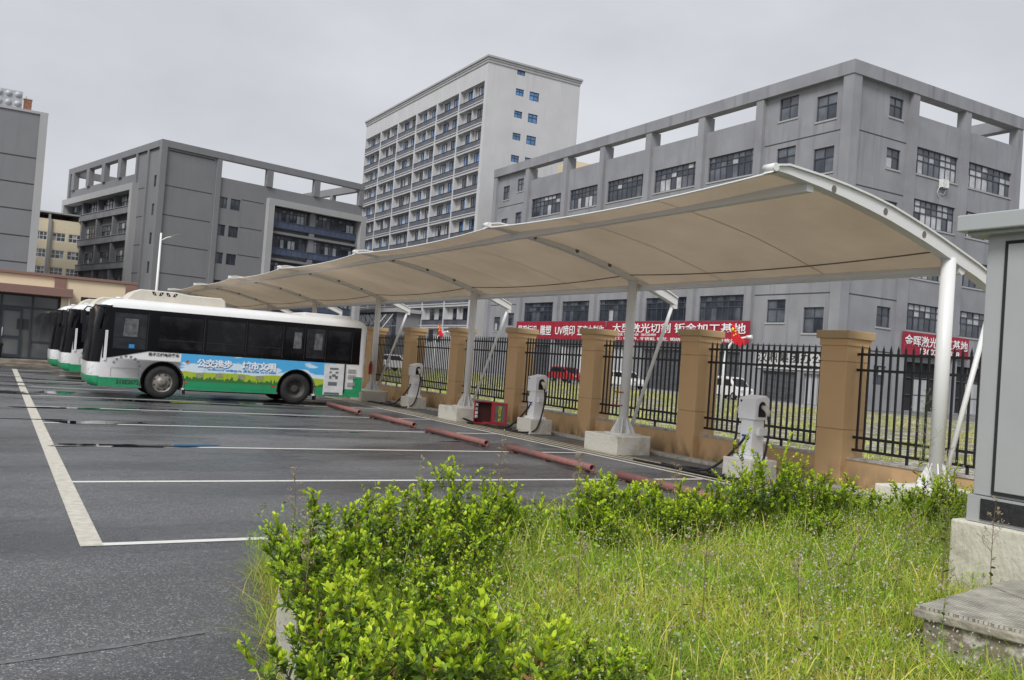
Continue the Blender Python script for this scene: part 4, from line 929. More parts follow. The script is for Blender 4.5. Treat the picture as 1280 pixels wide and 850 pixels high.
            for k in range(10):
                a = 2*math.pi*k/10; b.tube([(x+.115*math.cos(a), yo+sg*(.04+d0*.9), .497+.115*math.sin(a)), (x+.115*math.cos(a), yo+sg*(.005+d0*.9), .497+.115*math.sin(a))], .014, 6)
            b.build('wheel_nut', rm, wo)
    # roof unit
    b = MB(); b.prism([(.9, 2.86), (1.12, 3.12), (1.3, 3.21), (2.3, 3.21), (2.7, 3.16), (3.66, 3.16), (3.78, 3.08), (3.80, 2.86)], .45, WY-.45); ru = b.build('roof_unit', mat('roof_cream', (.60, .565, .48), .5, var=.08), t, bevel=.035)
    b = MB()
    for k in range(4):
        a = 1.62+k*.20; z0, z1 = (3.06, 3.17)
        b.face([(a, .447, z0), (a+.09, .447, z0), (a+.045, .447, z1)] if k % 2 else [(a, .447, z1), (a+.09, .447, z1), (a+.045, .447, z0)]); b.face([(a+.06, .446, z1), (a+.14, .446, z1), (a+.10, .446, z0+.02)] if k % 2 else [(a+.06, .446, z0), (a+.14, .446, z0), (a+.10, .446, z1-.02)])
    b.build('vent', dark_in, ru, fix=False)
    b = MB(); b.box(6.3, 7.9, .5, 1.9, 2.86, 2.98); b.build('roof_hatch', bus_white, t, bevel=.03)
    MB().lathe([(.11, 0), (.10, .03), (0, .04)], (.75, .5, 2.885), (0, 0, 1), 14).build('roof_cap', bus_white, t)
    # lamps, mirror, mudflaps, lines
    b = MB(); b.lathe([(.0, 0), (.075, .0), (.085, .02)], (.115, .12, .74), (-.7, -.7, .1), 18); b.lathe([(.0, 0), (.06, .0), (.07, .02)], (.13, .10, .9), (-.7, -.7, .1), 18); b.lathe([(.0, 0), (.075, .0), (.085, .02)], (.115, WY-.12, .74), (-.7, .7, .1), 18)
    b.build_split('headlight', mat('lamp_glass', (.45, .46, .48), .1, spec=.9), t)
    b = MB(); b.tube([(.32, .08, 2.58), (.08, -.06, 2.62), (.0, -.16, 2.5)], .022, 8); b.box(-.06, .06, -.27, -.08, 1.98, 2.5); b.tube([(.32, WY-.08, 2.58), (.08, WY+.06, 2.62), (.0, WY+.16, 2.5)], .022, 8); b.box(-.06, .06, WY+.08, WY+.27, 2.08, 2.5); b.build('mirror', black, t, bevel=.02)
    b = MB(); b.box(2.68, 2.72, .03, .3, .16, .5); b.box(6.71, 6.75, .03, .3, .16, .5); b.build_split('mudflap', black, t)
    ln_ = MB(); g_ = lambda x0, x1, z0, z1: ln_.box(x0, x1, -.0125, -.0092, z0, z1)
    g_(.62, 1.38, .85, .856); g_(.62, .626, .6, .85); g_(1.374, 1.38, .6, .85); g_(3.9, 3.906, .32, .85); g_(5.0, 5.006, .32, .85); g_(7.3, 7.306, .4, 1.38); g_(2.75, 5.4, .565, .575)
    ln_.build('panel_gap', mat('gap_grey', (.12, .12, .12), .7), t)
    if full:
        pb_ = MB(); pb_.box(6.95, 7.62, -.022, -.010, .36, 1.36); rp = pb_.build('rear_hatch', mat('hatch_white', (.62, .63, .64), .4, var=.15, scale=4), t)
        lt = MB(); lt.box(7.62, 7.66, -.03, -.01, .45, 1.38); lt.build('hinge_bar', black, t)
        q = MB()
        for (a, c, z0, z1) in ((7.13, 7.42, 1.18, 1.24), (7.13, 7.2, 1.06, 1.12), (7.33, 7.42, 1.06, 1.12), (7.13, 7.2, .88, .98), (7.33, 7.42, .88, .98), (7.22, 7.34, .95, 1.03), (7.1, 7.4, .66, .78), (6.99, 7.5, .37, .44)): q.box(a, c, -.0265, -.0225, z0, z1)
        q.build('sticker', mat('sticker_grey', (.13, .14, .15), .5), rp)
        q = MB()
        for z in (1.12, .93, .68):
            for k in range(3): q.box(7.75, 8.02, -.03, -.011, z+k*.045, z+k*.045+.02)
        q.build('louvre', mat('louvre_grey', (.42, .42, .42), .5), t)
        bk = MB()
        for x in (2.98, 3.55, 4.22, 4.78): bk.box(x, x+.22, -.016, -.0105, .72, .84)
        bk.build_split('vent', mat('vent_olive', (.17, .19, .10), .6, c2=(.40, .42, .28), scale=40), t)
        text(t, '公交进步', .25, (2.98, -.014, 1.045), (1, 0), (0, -1), white_ink, .002, .01, width=1.05)
        text(t, '城市文明', .25, (4.33, -.014, 1.045), (1, 0), (0, -1), white_ink, .002, .01, width=1.05)
        bl_ink = mat('ink_sky', (.02, .22, .52), .5)
        text(t, '公交进步', .25, (3.0, -.012, 1.02), (1, 0), (0, -1), bl_ink, .001, .016, width=1.05); text(t, '城市文明', .25, (4.35, -.012, 1.02), (1, 0), (0, -1), bl_ink, .001, .016, width=1.05)
        text(t, '文明出行 公交优先 绿色低碳 方便快捷', .06, (3.3, -.014, .93), (1, 0), (0, -1), bl_ink, .001, .001, width=2.1)
        text(t, '扬子江纯电动客车', .105, (1.60, -.012, 1.27), (1, 0), (0, -1), dark_ink, .001, .003, width=.86)
        MB().lathe([(0, 0), (.05, 0), (.05, .004)], (2.72, -.014, 1.14), (0, -1, 0), 12).build('side_lamp', mat('amber', (.5, .14, .02), .3), t)
        MB().box(2.66, 2.78, -.016, -.01, .50, .53).box(5.25, 5.4, -.016, -.01, .52, .55).build_split('reflector', mat('red_plastic', (.4, .02, .03), .4), t)
    if full: MB().box(1.05, 1.2, -.0205, -.0175, 1.45, 1.56).build('sticker', mat('sticker_blue', (.02, .25, .6), .5), t)
    text(t, '315E2072', .17, (.78, -.010, .40), (1, 0), (0, -1), dark_ink, .001, .006, width=.62)
    for k, ch in enumerate('城乡公共交通客运'):
        a = R(165-150*k/7); text(t, ch, .085, (1.05+.33*math.cos(a)-.03, -.010, .89+.33*math.sin(a)*.85), (1, 0), (0, -1), mat('ink_grey', (.13, .13, .16), .6), .001, .002, rot=(a-math.pi/2)*.8)
    return t
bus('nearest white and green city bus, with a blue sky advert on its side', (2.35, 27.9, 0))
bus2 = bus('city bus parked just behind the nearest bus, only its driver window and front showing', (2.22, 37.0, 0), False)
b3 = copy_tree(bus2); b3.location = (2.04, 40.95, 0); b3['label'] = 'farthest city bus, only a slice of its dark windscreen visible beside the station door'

# ================================================================== CABINET AND PLATFORM
cab_m = mat('cabinet_grey', (.38, .39, .395), .45, var=.04, scale=1.5, bump=.05, bscale=200)
t = thing('electrical_cabinet', 'large pale blue grey steel electrical cabinet on a stained concrete plinth at the right edge', 'cabinet', (7.62, 4.75, 0))
CW, CD = 2.2, 3.4
b = MB(); b.box(0, CW, -CD, 0, .98, 3.30); body = b.build('body', cab_m, t, bevel=.01)
b = MB(); b.box(-.03, CW+.03, -CD, .03, .745, .975); b.build('base_frame', cab_m, t)
b = MB(); b.box(-.045, -.031, -CD, -.10, .775, .955); b.build('base_vent', mat('vent_black', (.02, .02, .022), .7, var=.5, scale=30), t)
b = MB(); b.box(-.17, CW+.17, -CD, .2, 3.32, 3.47); b.build('roof', mat('cabinet_roof', (.38, .40, .40), .4), t, bevel=.012); b = MB(); b.box(-.1, CW+.1, -CD, .13, 3.29, 3.318); b.build('roof_soffit', cab_m, t)
b = MB(); b.box(-.022, -.001, -1.6, -.20, 1.03, 3.2); dr = b.build('door', cab_m, t, bevel=.008)
b = MB(); b.box(-.014, -.002, -1.64, -.17, 1.0, 1.03); b.box(-.014, -.002, -1.64, -.17, 3.2, 3.23); b.box(-.014, -.002, -.20, -.17, 1.03, 3.2); b.build('door_gap', dark_in, t)
b = MB(); b.box(-.045, -.023, -1.45, -1.40, 1.9, 2.2); b.build('handle', black, dr, bevel=.005)
b = MB(); b.box(-.09, CW+.1, -CD, .14, .0, .74)
b.build('plinth', mat('stained_concrete', (.56, .53, .445), .85, c2=(.20, .17, .13), scale=2.6, bump=.8, bscale=18, lo=.48, hi=.74, detail=10, stretch=(1, 1, .7)), t, bevel=.02)
PL = thing('grated_platform', 'low concrete step topped with weathered steel grating in front of the cabinet plinth', 'platform', (5.49, 3.80, 0))
poly = [(0, 0), (.16, -.76), (.32, -1.8), (1.9, -1.8), (2.02, .3), (1.45, .30)]
MB().prism([(x*.96+.05, y*.97-.05) for x, y in poly], .0, .33, axis='z').build('brick_base', mat('rubble', (.22, .185, .145), .95, c2=(.50, .47, .42), scale=7, bump=1, bscale=22, lo=.5, hi=.6, detail=8), PL, bevel=.015)
MB().prism(poly, .33, .392, axis='z').build('slab', mat('slab_concrete', (.36, .33, .27), .9, c2=(.17, .15, .12), scale=6, bump=1, bscale=20, detail=8, lo=.4, hi=.65), PL, bevel=.012)
def grate_mat():
    m = bpy.data.materials.new('steel_grating'); m.use_nodes = True; tr_ = m.node_tree; b = tr_.nodes['Principled BSDF']; ln = tr_.links.new
    tx = tr_.nodes.new('ShaderNodeTexCoord'); br_ = tr_.nodes.new('ShaderNodeTexBrick'); br_.offset = 0; br_.inputs['Scale'].default_value = 1; br_.inputs['Brick Width'].default_value = .045; br_.inputs['Row Height'].default_value = .028; br_.inputs['Mortar Size'].default_value = .004; br_.inputs['Color1'].default_value = (.56, .54, .46, 1); br_.inputs['Color2'].default_value = (.47, .45, .38, 1); br_.inputs['Mortar'].default_value = (.24, .22, .18, 1)
    mpp = tr_.nodes.new('ShaderNodeMapping'); mpp.inputs['Rotation'].default_value = (0, 0, R(12)); ln(tx.outputs['Object'], mpp.inputs[0]); ln(mpp.outputs[0], br_.inputs['Vector']); n = tr_.nodes.new('ShaderNodeTexNoise'); n.inputs['Scale'].default_value = 5; n.inputs['Detail'].default_value = 8; ln(tx.outputs['Object'], n.inputs['Vector'])
    rp_ = tr_.nodes.new('ShaderNodeMapRange'); rp_.inputs[1].default_value = .35; rp_.inputs[2].default_value = .65; rp_.inputs[3].default_value = .6; rp_.inputs[4].default_value = 1.15; ln(n.outputs['Fac'], rp_.inputs[0])
    mu = tr_.nodes.new('ShaderNodeVectorMath'); mu.operation = 'SCALE'; ln(br_.outputs['Color'], mu.inputs[0]); ln(rp_.outputs[0], mu.inputs['Scale']); ln(mu.outputs[0], b.inputs['Base Color']); b.inputs['Roughness'].default_value = .6; b.inputs['Metallic'].default_value = .2
    bp = tr_.nodes.new('ShaderNodeBump'); bp.inputs['Distance'].default_value = .004; bp.invert = True; ln(br_.outputs['Fac'], bp.inputs['Height']); ln(bp.outputs[0], b.inputs['Normal']); return m
gm = grate_mat(); sx_ = .965
for q0, q1 in ((0, .44), (.455, 1)):
    P = [(0+.03, -.02), (.16+.03, -.76), (.32+.03, -1.78), (1.88, -1.78), (1.99, .27), (1.45, .27)]
    if q0 == 0: P2 = [P[0], (.16+.03, -.76), (.85, -.62), (1.2, .21)]
    else: P2 = [(.19, -.78), (.35, -1.78), (1.88, -1.78), (1.99, .27), (1.45, .262), (1.22, .2), (.87, -.63)]
    MB().prism(P2, .393, .412, axis='z').build('grating', gm, PL)

# ================================================================== PARKED VEHICLES IN THE FIELD (behind the railings)
def carlike(kind, label, cat, loc, rz, prof, W, wheels, glassz, colr, group, wins):
    t = thing(kind, label, cat, loc, rz, group); b = MB(); b.prism(prof, -W/2, W/2); b.build('body', mat('paint_'+colr[0], colr[1], .3, coat=.4), t, bevel=.06, seg=3)
    g = MB()
    for s in (-1, 1):
        for wq in wins: g.face([(x, s*(W/2+.006), z) for x, z in wq])
    g.build('window', glass('car_glass', (.02, .022, .028)), t, fix=False)
    fg = MB(); (xa, za), (xb, zb) = glassz; dx = .02; fg.face([(xa+dx, -W/2+.12, za+.02), (xa+dx, W/2-.12, za+.02), (xb+dx, W/2-.2, zb+.0), (xb+dx, -W/2+.2, zb)]); fg.build('windscreen', glass('car_glass', (0, 0, 0)), t, fix=False)
    for x in wheels:
        for s in (-1, 1):
            b = MB(); b.lathe([(.19, -.02), (.29, .0), (.32, .03), (.32, .18), (.28, .2)], (x, s*(W/2+.02), .32), (0, -s, 0), 28); wo = b.build('wheel', rubber, t)
            MB().lathe([(0, .0), (.14, .015), (.19, .0)], (x, s*(W/2+.02), .32), (0, -s, 0), 20).build('rim', mat('rim_silver', (.4, .4, .41), .4, metal=.6), wo)
    b = MB()
    xm = max(p[0] for p in prof)
    for s in (-1, 1): b.box(xm-.12, xm+.005, s*(W/2-.3)-.12, s*(W/2-.3)+.12, .68, .84)
    b.build_split('headlight', mat('lamp_glass', (.5, .5, .5)), t)
    return t
vanP = [(-2, .32), (-2.02, 1.0), (-1.9, 1.78), (-1.7, 1.88), (.55, 1.88), (.9, 1.75), (1.5, 1.1), (2.0, .95), (2.05, .35)]
vwin = [[(-1.78, 1.12), (-.95, 1.12), (-.95, 1.68), (-1.7, 1.68)], [(-.85, 1.12), (.1, 1.12), (.1, 1.68), (-.85, 1.68)], [(.2, 1.12), (1.25, 1.12), (.75, 1.66), (.2, 1.68)]]
suvP = [(-2.2, .35), (-2.25, .95), (-2.0, 1.1), (-1.7, 1.6), (-1.3, 1.68), (.2, 1.68), (.5, 1.6), (1.1, 1.08), (2.1, .95), (2.25, .6), (2.2, .35)]
swin = [[(-1.75, 1.1), (-.8, 1.1), (-.8, 1.55), (-1.5, 1.55)], [(-.7, 1.1), (.1, 1.1), (.1, 1.56), (-.7, 1.56)], [(.18, 1.1), (.95, 1.1), (.45, 1.54), (.18, 1.56)]]
g_ = 'vehicles parked beyond the railings'
v1 = carlike('parked_van', 'white minivan parked beyond the railings, seen above the nearest charging pile', 'van', (53.5, 55.2, .08), R(-90), vanP, 1.65, (-1.25, 1.35), ((1.5, 1.12), (.9, 1.74)), ('white', (.7, .7, .7)), g_, vwin)
v2 = carlike('parked_car', 'white car parked beyond the railings beside the second nearest canopy post', 'car', (53.5, 69.4, .08), R(-90), suvP, 1.8, (-1.35, 1.35), ((1.1, 1.1), (.5, 1.6)), ('white', (.7, .7, .7)), g_, swin)
v3 = carlike('parked_car', 'red car parked beyond the railings left of the third pillar', 'car', (53.5, 79.6, .08), R(-85), suvP, 1.8, (-1.35, 1.35), ((1.1, 1.1), (.5, 1.6)), ('red', (.38, .02, .03)), g_, swin)
v4 = copy_tree(v2); v4.location = (36, 84, .06); v4.rotation_euler = (0, 0, R(-60)); v4['label'] = 'white car in the gap between the bus tail and the leftmost visible canopy strut'
v5 = copy_tree(v2); v5.location = (33.5, 86.5, .06); v5.rotation_euler = (0, 0, R(-60)); v5['label'] = 'white car mostly hidden behind the canopy post next to the bus tail'
# ================================================================== PLANTED BED
bedpoly = [(1.36, -2), (1.40, 3.4), (1.70, 5.2), (2.05, 6.4), (2.4, 7.15), (3.0, 7.72), (13.3, 7.95), (13.3, -2)]
def bed_h(x, y): return .10+.03*np.sin(x*2.1+1)*np.cos(y*1.7)
b = MB(); b.prism(bedpoly, -.01, .10, axis='z'); struct('planting_bed', b, mat('soil', (.065, .05, .03), .95, var=.5, scale=8, c2=(.10, .10, .035), bump=1, bscale=30))
b = MB()
for (a, c) in zip(bedpoly[:7], bedpoly[1:7]):
    d = Vector((c[0]-a[0], c[1]-a[1], 0)).normalized(); n_ = Vector((-d.y, d.x, 0))*.13
    b.hexa([(a[0], a[1], -.01), (c[0], c[1], -.01), (c[0]+n_.x, c[1]+n_.y, -.01), (a[0]+n_.x, a[1]+n_.y, -.01), (a[0], a[1], .15), (c[0], c[1], .15), (c[0]+n_.x, c[1]+n_.y, .15), (a[0]+n_.x, a[1]+n_.y, .15)])
struct('bed_kerb', b, mat('kerb_stone', (.52, .50, .45), .85, var=.3, scale=4, c2=(.34, .32, .27), bump=.5, bscale=30), bevel=.012)

def leafmat(name, c, c2, tr=.28, rough=.42):
    return mat(name, c, rough, c2=c2, scale=3.5, detail=3, trans=tr, spec=.35, lo=.3, hi=.7)
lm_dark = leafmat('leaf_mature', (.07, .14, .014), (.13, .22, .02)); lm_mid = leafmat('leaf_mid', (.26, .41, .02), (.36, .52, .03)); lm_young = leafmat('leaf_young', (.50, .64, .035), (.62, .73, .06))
stem_m = mat('woody_stem', (.12, .085, .05), .8, var=.3, scale=30); stem_g = mat('green_stem', (.16, .22, .05), .7)
LEAF = np.array([(0, 0, 0), (.35, -.23, .08), (.75, -.2, .06), (1, 0, .0), (.75, .2, .06), (.35, .23, .08), (.5, 0, -.01)])
LF = [(0, 1, 6), (1, 2, 6), (2, 3, 6), (3, 4, 6), (4, 5, 6), (5, 0, 6)]
def leaves_object(name, P, D, Un, S, Mi, mats, parent):
    """P base points, D directions, Un leaf normals, S lengths, Mi material index"""
    P, D, Un, S = map(lambda a: np.asarray(a, float), (P, D, Un, S)); D /= np.linalg.norm(D, axis=1)[:, None]
    Wd = np.cross(Un, D); Wd /= np.maximum(1e-6, np.linalg.norm(Wd, axis=1))[:, None]; Nn = np.cross(D, Wd)
    V = P[:, None]+S[:, None, None]*(LEAF[None, :, 0:1]*D[:, None]+LEAF[None, :, 1:2]*Wd[:, None]+LEAF[None, :, 2:3]*Nn[:, None])
    n = len(P); V = V.reshape(-1, 3); F = (np.arange(n)[:, None, None]*7+np.array(LF)[None]).reshape(-1, 3)
    me = bpy.data.meshes.new(name); me.vertices.add(len(V)); me.vertices.foreach_set('co', V.ravel()); me.loops.add(F.size); me.loops.foreach_set('vertex_index', F.ravel().astype(np.int32))
    me.polygons.add(len(F)); me.polygons.foreach_set('loop_start', np.arange(0, F.size, 3, dtype=np.int32)); me.polygons.foreach_set('loop_total', np.full(len(F), 3, np.int32))
    for m_ in mats: me.materials.append(m_)
    me.polygons.foreach_set('material_index', np.repeat(np.asarray(Mi, np.int32), 6)); me.polygons.foreach_set('use_smooth', np.ones(len(F), bool)); me.update(calc_edges=True)
    o = bpy.data.objects.new(name, me); COL.objects.link(o)
    if parent: o.parent = parent
    return o
def shrub(label, loc, h, rad, seed, nst=12, lsz=.045, dens=1.0, lean=(0, 0), group='privet shrubs along the kerb of the bed'):
    r = random.Random(seed); t = thing('shrub', label, 'shrub', loc, r.uniform(0, 6.28), group); st = MB(); P, D, U, S, M = [], [], [], [], []
    def twig(p, d, L, r0_, depth):
        k = max(3, int(L/.029)); pts = [p]; q = p.copy(); dd = d.copy()
        for i in range(k):
            dd = (dd+Vector((r.gauss(0, .10), r.gauss(0, .10), r.gauss(.045, .06)))).normalized(); q = q+dd*(L/k); pts.append(q.copy())
        st.tube(pts, [r0_*(1-.75*i/len(pts)) for i in range(len(pts))], 4, 0 if depth < 1 else 0, caps=False)
        for i, pt in enumerate(pts):
            f = i/(len(pts)-1)
            if depth == 0:
                if f > .22 and r.random() < .42*dens:
                    ang = r.uniform(0, 6.28); side = Vector((math.cos(ang), math.sin(ang), r.uniform(.1, .9))); twig(pt, (side+dd*.5).normalized(), L*r.uniform(.16, .38)*(1.1-f*.5), r0_*.5, 1)
                if f < .35: continue
            a0 = i*1.57+r.uniform(-.4, .4); tip = f > .80
            nl = 2 if not tip else 5
            for q_ in range(nl):
                a = a0+math.pi*2*q_/nl; ref = Vector((0, 0, 1)) if abs(dd.z) < .9 else Vector((1, 0, 0)); e1 = dd.cross(ref).normalized(); e2 = dd.cross(e1)
                s_ = e1*math.cos(a)+e2*math.sin(a); ld = (s_*(.9 if not tip else .55)+dd*(.55 if not tip else 1)+Vector((0, 0, .12))).normalized()
                sz = lsz*r.uniform(.6, 1.35)*(.8 if f > .93 else 1)
                P.append(pt); D.append(ld); U.append((dd*.7+Vector((0, 0, .8))+Vector((r.gauss(0, .3), r.gauss(0, .3), 0)))); S.append(sz)
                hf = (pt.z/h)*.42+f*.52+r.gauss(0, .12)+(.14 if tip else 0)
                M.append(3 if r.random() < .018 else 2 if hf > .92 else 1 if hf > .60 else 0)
    for i in range(nst):
        a = 2*math.pi*i/nst+r.uniform(-.3, .3); rr_ = rad*math.sqrt(r.uniform(.02, 1)); tilt = rr_/h*1.5
        d = Vector((math.cos(a)*tilt+lean[0], math.sin(a)*tilt+lean[1], 1)).normalized(); b0 = Vector((math.cos(a)*rr_*.25, math.sin(a)*rr_*.25, 0))
        twig(b0, d, h*r.choice((r.uniform(.4, .75), r.uniform(.65, 1.0), r.uniform(.9, 1.2))), .006, 0)
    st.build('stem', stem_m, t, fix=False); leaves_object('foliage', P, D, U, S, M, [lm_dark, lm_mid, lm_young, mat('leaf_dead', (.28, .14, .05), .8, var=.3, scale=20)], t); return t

def place_copy(src, loc, rz, s, label):
    c = copy_tree(src); c.location = loc; c.rotation_euler = (0, 0, rz); c.scale = (s, s, s); c['label'] = label; return c
z0b = .09
specs = [  # x, y, height, radius, label
 (1.50, 3.70, .52, .42, 'low shrub with bright leaf tips at the bottom left corner of the bed'),
 (1.58, 4.30, .54, .44, 'leafy shrub at the kerb just above the bottom left corner shrub'),
 (1.80, 5.0, .42, .38, 'leafy shrub at the kerb beside the lower end of the exposed kerb stone'),
 (2.0, 5.75, .56, .44, 'leafy shrub beside the upper end of the exposed kerb stone'),
 (2.25, 6.4, .66, .56, 'open branching shrub reaching left over the white bay line'),
 (2.6, 5.2, .40, .42, 'dense green shrub in the middle of the left clump'),
 (2.95, 7.1, .50, .45, 'shrub at the left rear corner of the bed in front of the white bay line'),
 (1.98, 3.55, .60, .42, 'front shrub with large glossy leaves at the bottom edge of the picture'),
 (2.25, 4.3, .52, .42, 'shrub behind the large leaved front shrub'),
 (3.85, 7.1, 0.72, .36, 'tallest upright shrub rising across the long white bay line'),
 (3.4, 6.35, .56, .45, 'shrub in front of the tallest upright shrub'),
 (3.1, 5.6, .36, .40, 'low shrub where the left clump meets the grass'),
 (3.4, 7.2, .56, .42, 'shrub filling the gap left of the tallest upright shrub'),
 (2.75, 3.75, .40, .36, 'bright tipped low shrub at the bottom edge where the grass begins'),
 (2.85, 6.2, .50, .42, 'shrub in the heart of the left clump behind the dense green shrub'),
 (4.45, 7.35, 0.58, .42, 'low spreading shrub right of the tallest shrub'),
 (5.1, 7.4, 0.53, .44, 'shrub along the far kerb below the nearest fully visible wheel stop'),
 (5.75, 7.4, 0.58, .44, 'rounded shrub along the far kerb left of the half hidden wheel stop'),
 (6.4, 7.45, 0.64, .44, 'shrub at the far kerb in front of the half hidden wheel stop'),
 (7.0, 7.4, 0.67, .42, 'upright shrub overlapping the middle of the half hidden wheel stop'),
 (7.6, 7.45, 0.92, .40, 'upright shrub overlapping the right end of the half hidden wheel stop'),
 (8.3, 7.35, 0.67, .44, 'shrub between the half hidden wheel stop and the nearest charging pile'),
 (8.9, 7.4, 0.69, .44, 'shrub in front of the nearest charging pile, left of its plinth'),
 (9.55, 7.45, 0.62, .44, 'shrub covering the foot of the nearest charging pile'),
 (10.3, 7.4, 0.53, .44, 'shrub below the nearest ochre pillar'),
 (11.0, 7.3, 0.59, .42, 'shrub left of the nearest canopy post footing'),
 (11.7, 7.2, 0.66, .44, 'shrub at the foot of the nearest canopy post'),
 (6.05, 6.9, .42, .40, 'small loose shrub among tall grass in front of the far kerb row'),
 (8.0, 6.85, .45, .42, 'small loose shrub in the grass on the camera side of the far kerb row'),
 (10.7, 6.8, .45, .42, 'small loose shrub in the grass left of the thin leaning weed'),
 (5.3, 7.0, .40, .40, 'small loose shrub in the gap at the thin end of the far kerb row'),
 (12.5, 7.0, 0.60, .44, 'shrub right of the nearest canopy post by the grey cabinet'),
]
protos = [shrub('p', (0, 0, -50), .6, .46, 100+i, nst=22, lsz=.049, dens=1.0) for i in range(5)]
tallp = [shrub('p', (0, 0, -50), 1.0, .42, 200+i, nst=17, lsz=.047, dens=.95) for i in range(2)]
used = set()
jr = random.Random(42)
for i, (x, y, h, rad, lab) in enumerate(specs):
    if x > 4.2: y += jr.uniform(-.35, .10); x += jr.uniform(-.12, .12); h *= jr.uniform(.85, 1.2)
    pool = tallp if h > .68 and h != .7*1.0001 else protos; k = i % len(pool); src = pool[k]; base = 1.0 if h > .68 else .6; key = (h > .68, k); s = h/base
    if key in used: o = place_copy(src, (x, y, z0b), random.uniform(0, 6.28), s, lab)
    else: used.add(key); src.location = (x, y, z0b); src.scale = (s, s, s); src['label'] = lab
for pool in (protos, tallp):
    for k, src in enumerate(pool):
        if (pool is tallp, k) not in used:
            for ch in list(src.children): bpy.data.objects.remove(ch)
            bpy.data.objects.remove(src)

# ------------------------------------------------------------------ grass
grass_g = mat('grass_green', (.25, .40, .025), .6, c2=(.42, .58, .045), scale=1.2, trans=.3, detail=3)
grass_y = mat('grass_yellow', (.62, .61, .08), .65, c2=(.72, .67, .16), scale=1.5, trans=.3, detail=3)
grass_b = mat('grass_dry', (.30, .22, .11), .8, c2=(.18, .10, .05), scale=4, trans=.2)
def blades(name, xy, zbase, hmin, hmax, wdt, mi, lean=.5, seed=0, mats=None, kind='stuff'):
    g = np.random.default_rng(seed); n = len(xy); h = g.uniform(hmin, hmax, n)*g.uniform(.6, 1, n); a = g.uniform(0, 2*np.pi, n); ln_ = g.gamma(2, lean/2, n)*h; a2 = a+np.pi/2+g.normal(0, .5, n)
    base = np.stack([xy[:, 0], xy[:, 1], np.full(n, zbase)], 1); dirv = np.stack([np.cos(a), np.sin(a), np.zeros(n)], 1); wv = np.stack([np.cos(a2), np.sin(a2), np.zeros(n)], 1)*(wdt*g.uniform(.6, 1.3, n))[:, None]
    V = np.zeros((n, 7, 3)); up_ = np.array([0, 0, 1.])
    for j, (f, wf) in enumerate(((0, 1), (.4, .9), (.75, .55))):
        c = base+up_*(h*f*(1-.12*f))[:, None]+dirv*(ln_*f*f)[:, None]; V[:, 2*j] = c-wv*wf*.5; V[:, 2*j+1] = c+wv*wf*.5
    V[:, 6] = base+up_*(h*(1-.25*np.minimum(1, ln_/h)))[:, None]+dirv*ln_[:, None]
    I = np.arange(n)[:, None]*7; quads = np.concatenate([I+np.array([[0, 1, 3, 2]]), I+np.array([[2, 3, 5, 4]])], 0); tris = I+np.array([[4, 5, 6]])
    me = bpy.data.meshes.new(name); me.vertices.add(n*7); me.vertices.foreach_set('co', V.ravel()); li = np.concatenate([quads.ravel(), tris.ravel()]).astype(np.int32); me.loops.add(len(li)); me.loops.foreach_set('vertex_index', li)
    ls = np.concatenate([np.arange(2*n)*4, 8*n+np.arange(n)*3]).astype(np.int32); lt = np.concatenate([np.full(2*n, 4), np.full(n, 3)]).astype(np.int32)
    me.polygons.add(3*n); me.polygons.foreach_set('loop_start', ls); me.polygons.foreach_set('loop_total', lt)
    for m_ in mats: me.materials.append(m_)
    me.polygons.foreach_set('material_index', np.concatenate([mi, mi, mi]).astype(np.int32)); me.update(calc_edges=True)
    o = bpy.data.objects.new(name, me); COL.objects.link(o); o['kind'] = kind; return o
def noise2(x, y, s):
    return .5+.25*np.sin(x*s*1.3+2*np.sin(y*s*.7))+.25*np.sin(y*s*1.9+1.7*np.sin(x*s*.9+1))
g = np.random.default_rng(11)
def inbed(p): return (p[:, 0] > 1.56+.085*np.maximum(0, p[:, 1]-3)+.03) & (p[:, 1] < 7.85) & ~((p[:, 0] > 7.5) & (p[:, 1] < 4.9)) & ~((p[:, 0] > 5.5) & (p[:, 1] < 4.1) & (p[:, 0] > 5.5+.15*(3.8-p[:, 1])))
xy = np.stack([g.uniform(1.2, 13.2, 190000), g.uniform(2.2, 7.9, 190000)], 1); xy = xy[inbed(xy)]
cl = noise2(xy[:, 0], xy[:, 1], 4.3); keep = (g.random(len(xy)) < .35+.65*cl) & ((xy[:, 0] > 2.3) | (g.random(len(xy)) < .4)); xy = xy[keep]
yl = noise2(xy[:, 0]+3, xy[:, 1], 1.6)*.5+np.clip((xy[:, 1]-5.2)*-.08, -.2, .2)+g.normal(0, .2, len(xy))
mi = np.where(g.random(len(xy)) < .05, 2, np.where(yl > .42, 1, 0)); mi = np.where((xy[:, 1] > 7.2) & (mi == 1), 0, mi)
o = blades('grass', xy, .09, .08, .29, .005, mi, 1.1, 3, [grass_g, grass_y, grass_b]); tag(o, 'tangled yellow green grass filling the planted bed', 'grass')
xy2 = np.stack([g.uniform(2.8, 13, 3800), g.uniform(2.6, 7.6, 3800)], 1); xy2 = xy2[inbed(xy2)]
o = blades('tall_grass', xy2, .09, .22, .48, .009, np.where(g.random(len(xy2)) < .35, 1, 0), .55, 5, [grass_g, grass_y, grass_b]); tag(o, 'longer scattered grass blades rising above the tangled grass', 'grass')
xyb = np.stack([g.uniform(3.6, 13.1, 9000), 7.75-np.abs(g.normal(0, .55, 9000))], 1); xyb = xyb[inbed(xyb)]
o = blades('tall_grass', xyb, .09, .22, .62, .008, np.where(g.random(len(xyb)) < .2, 1, 0), .6, 15, [grass_g, grass_y, grass_b]); tag(o, 'tall rank grass growing through the shrubs along the far kerb', 'grass')
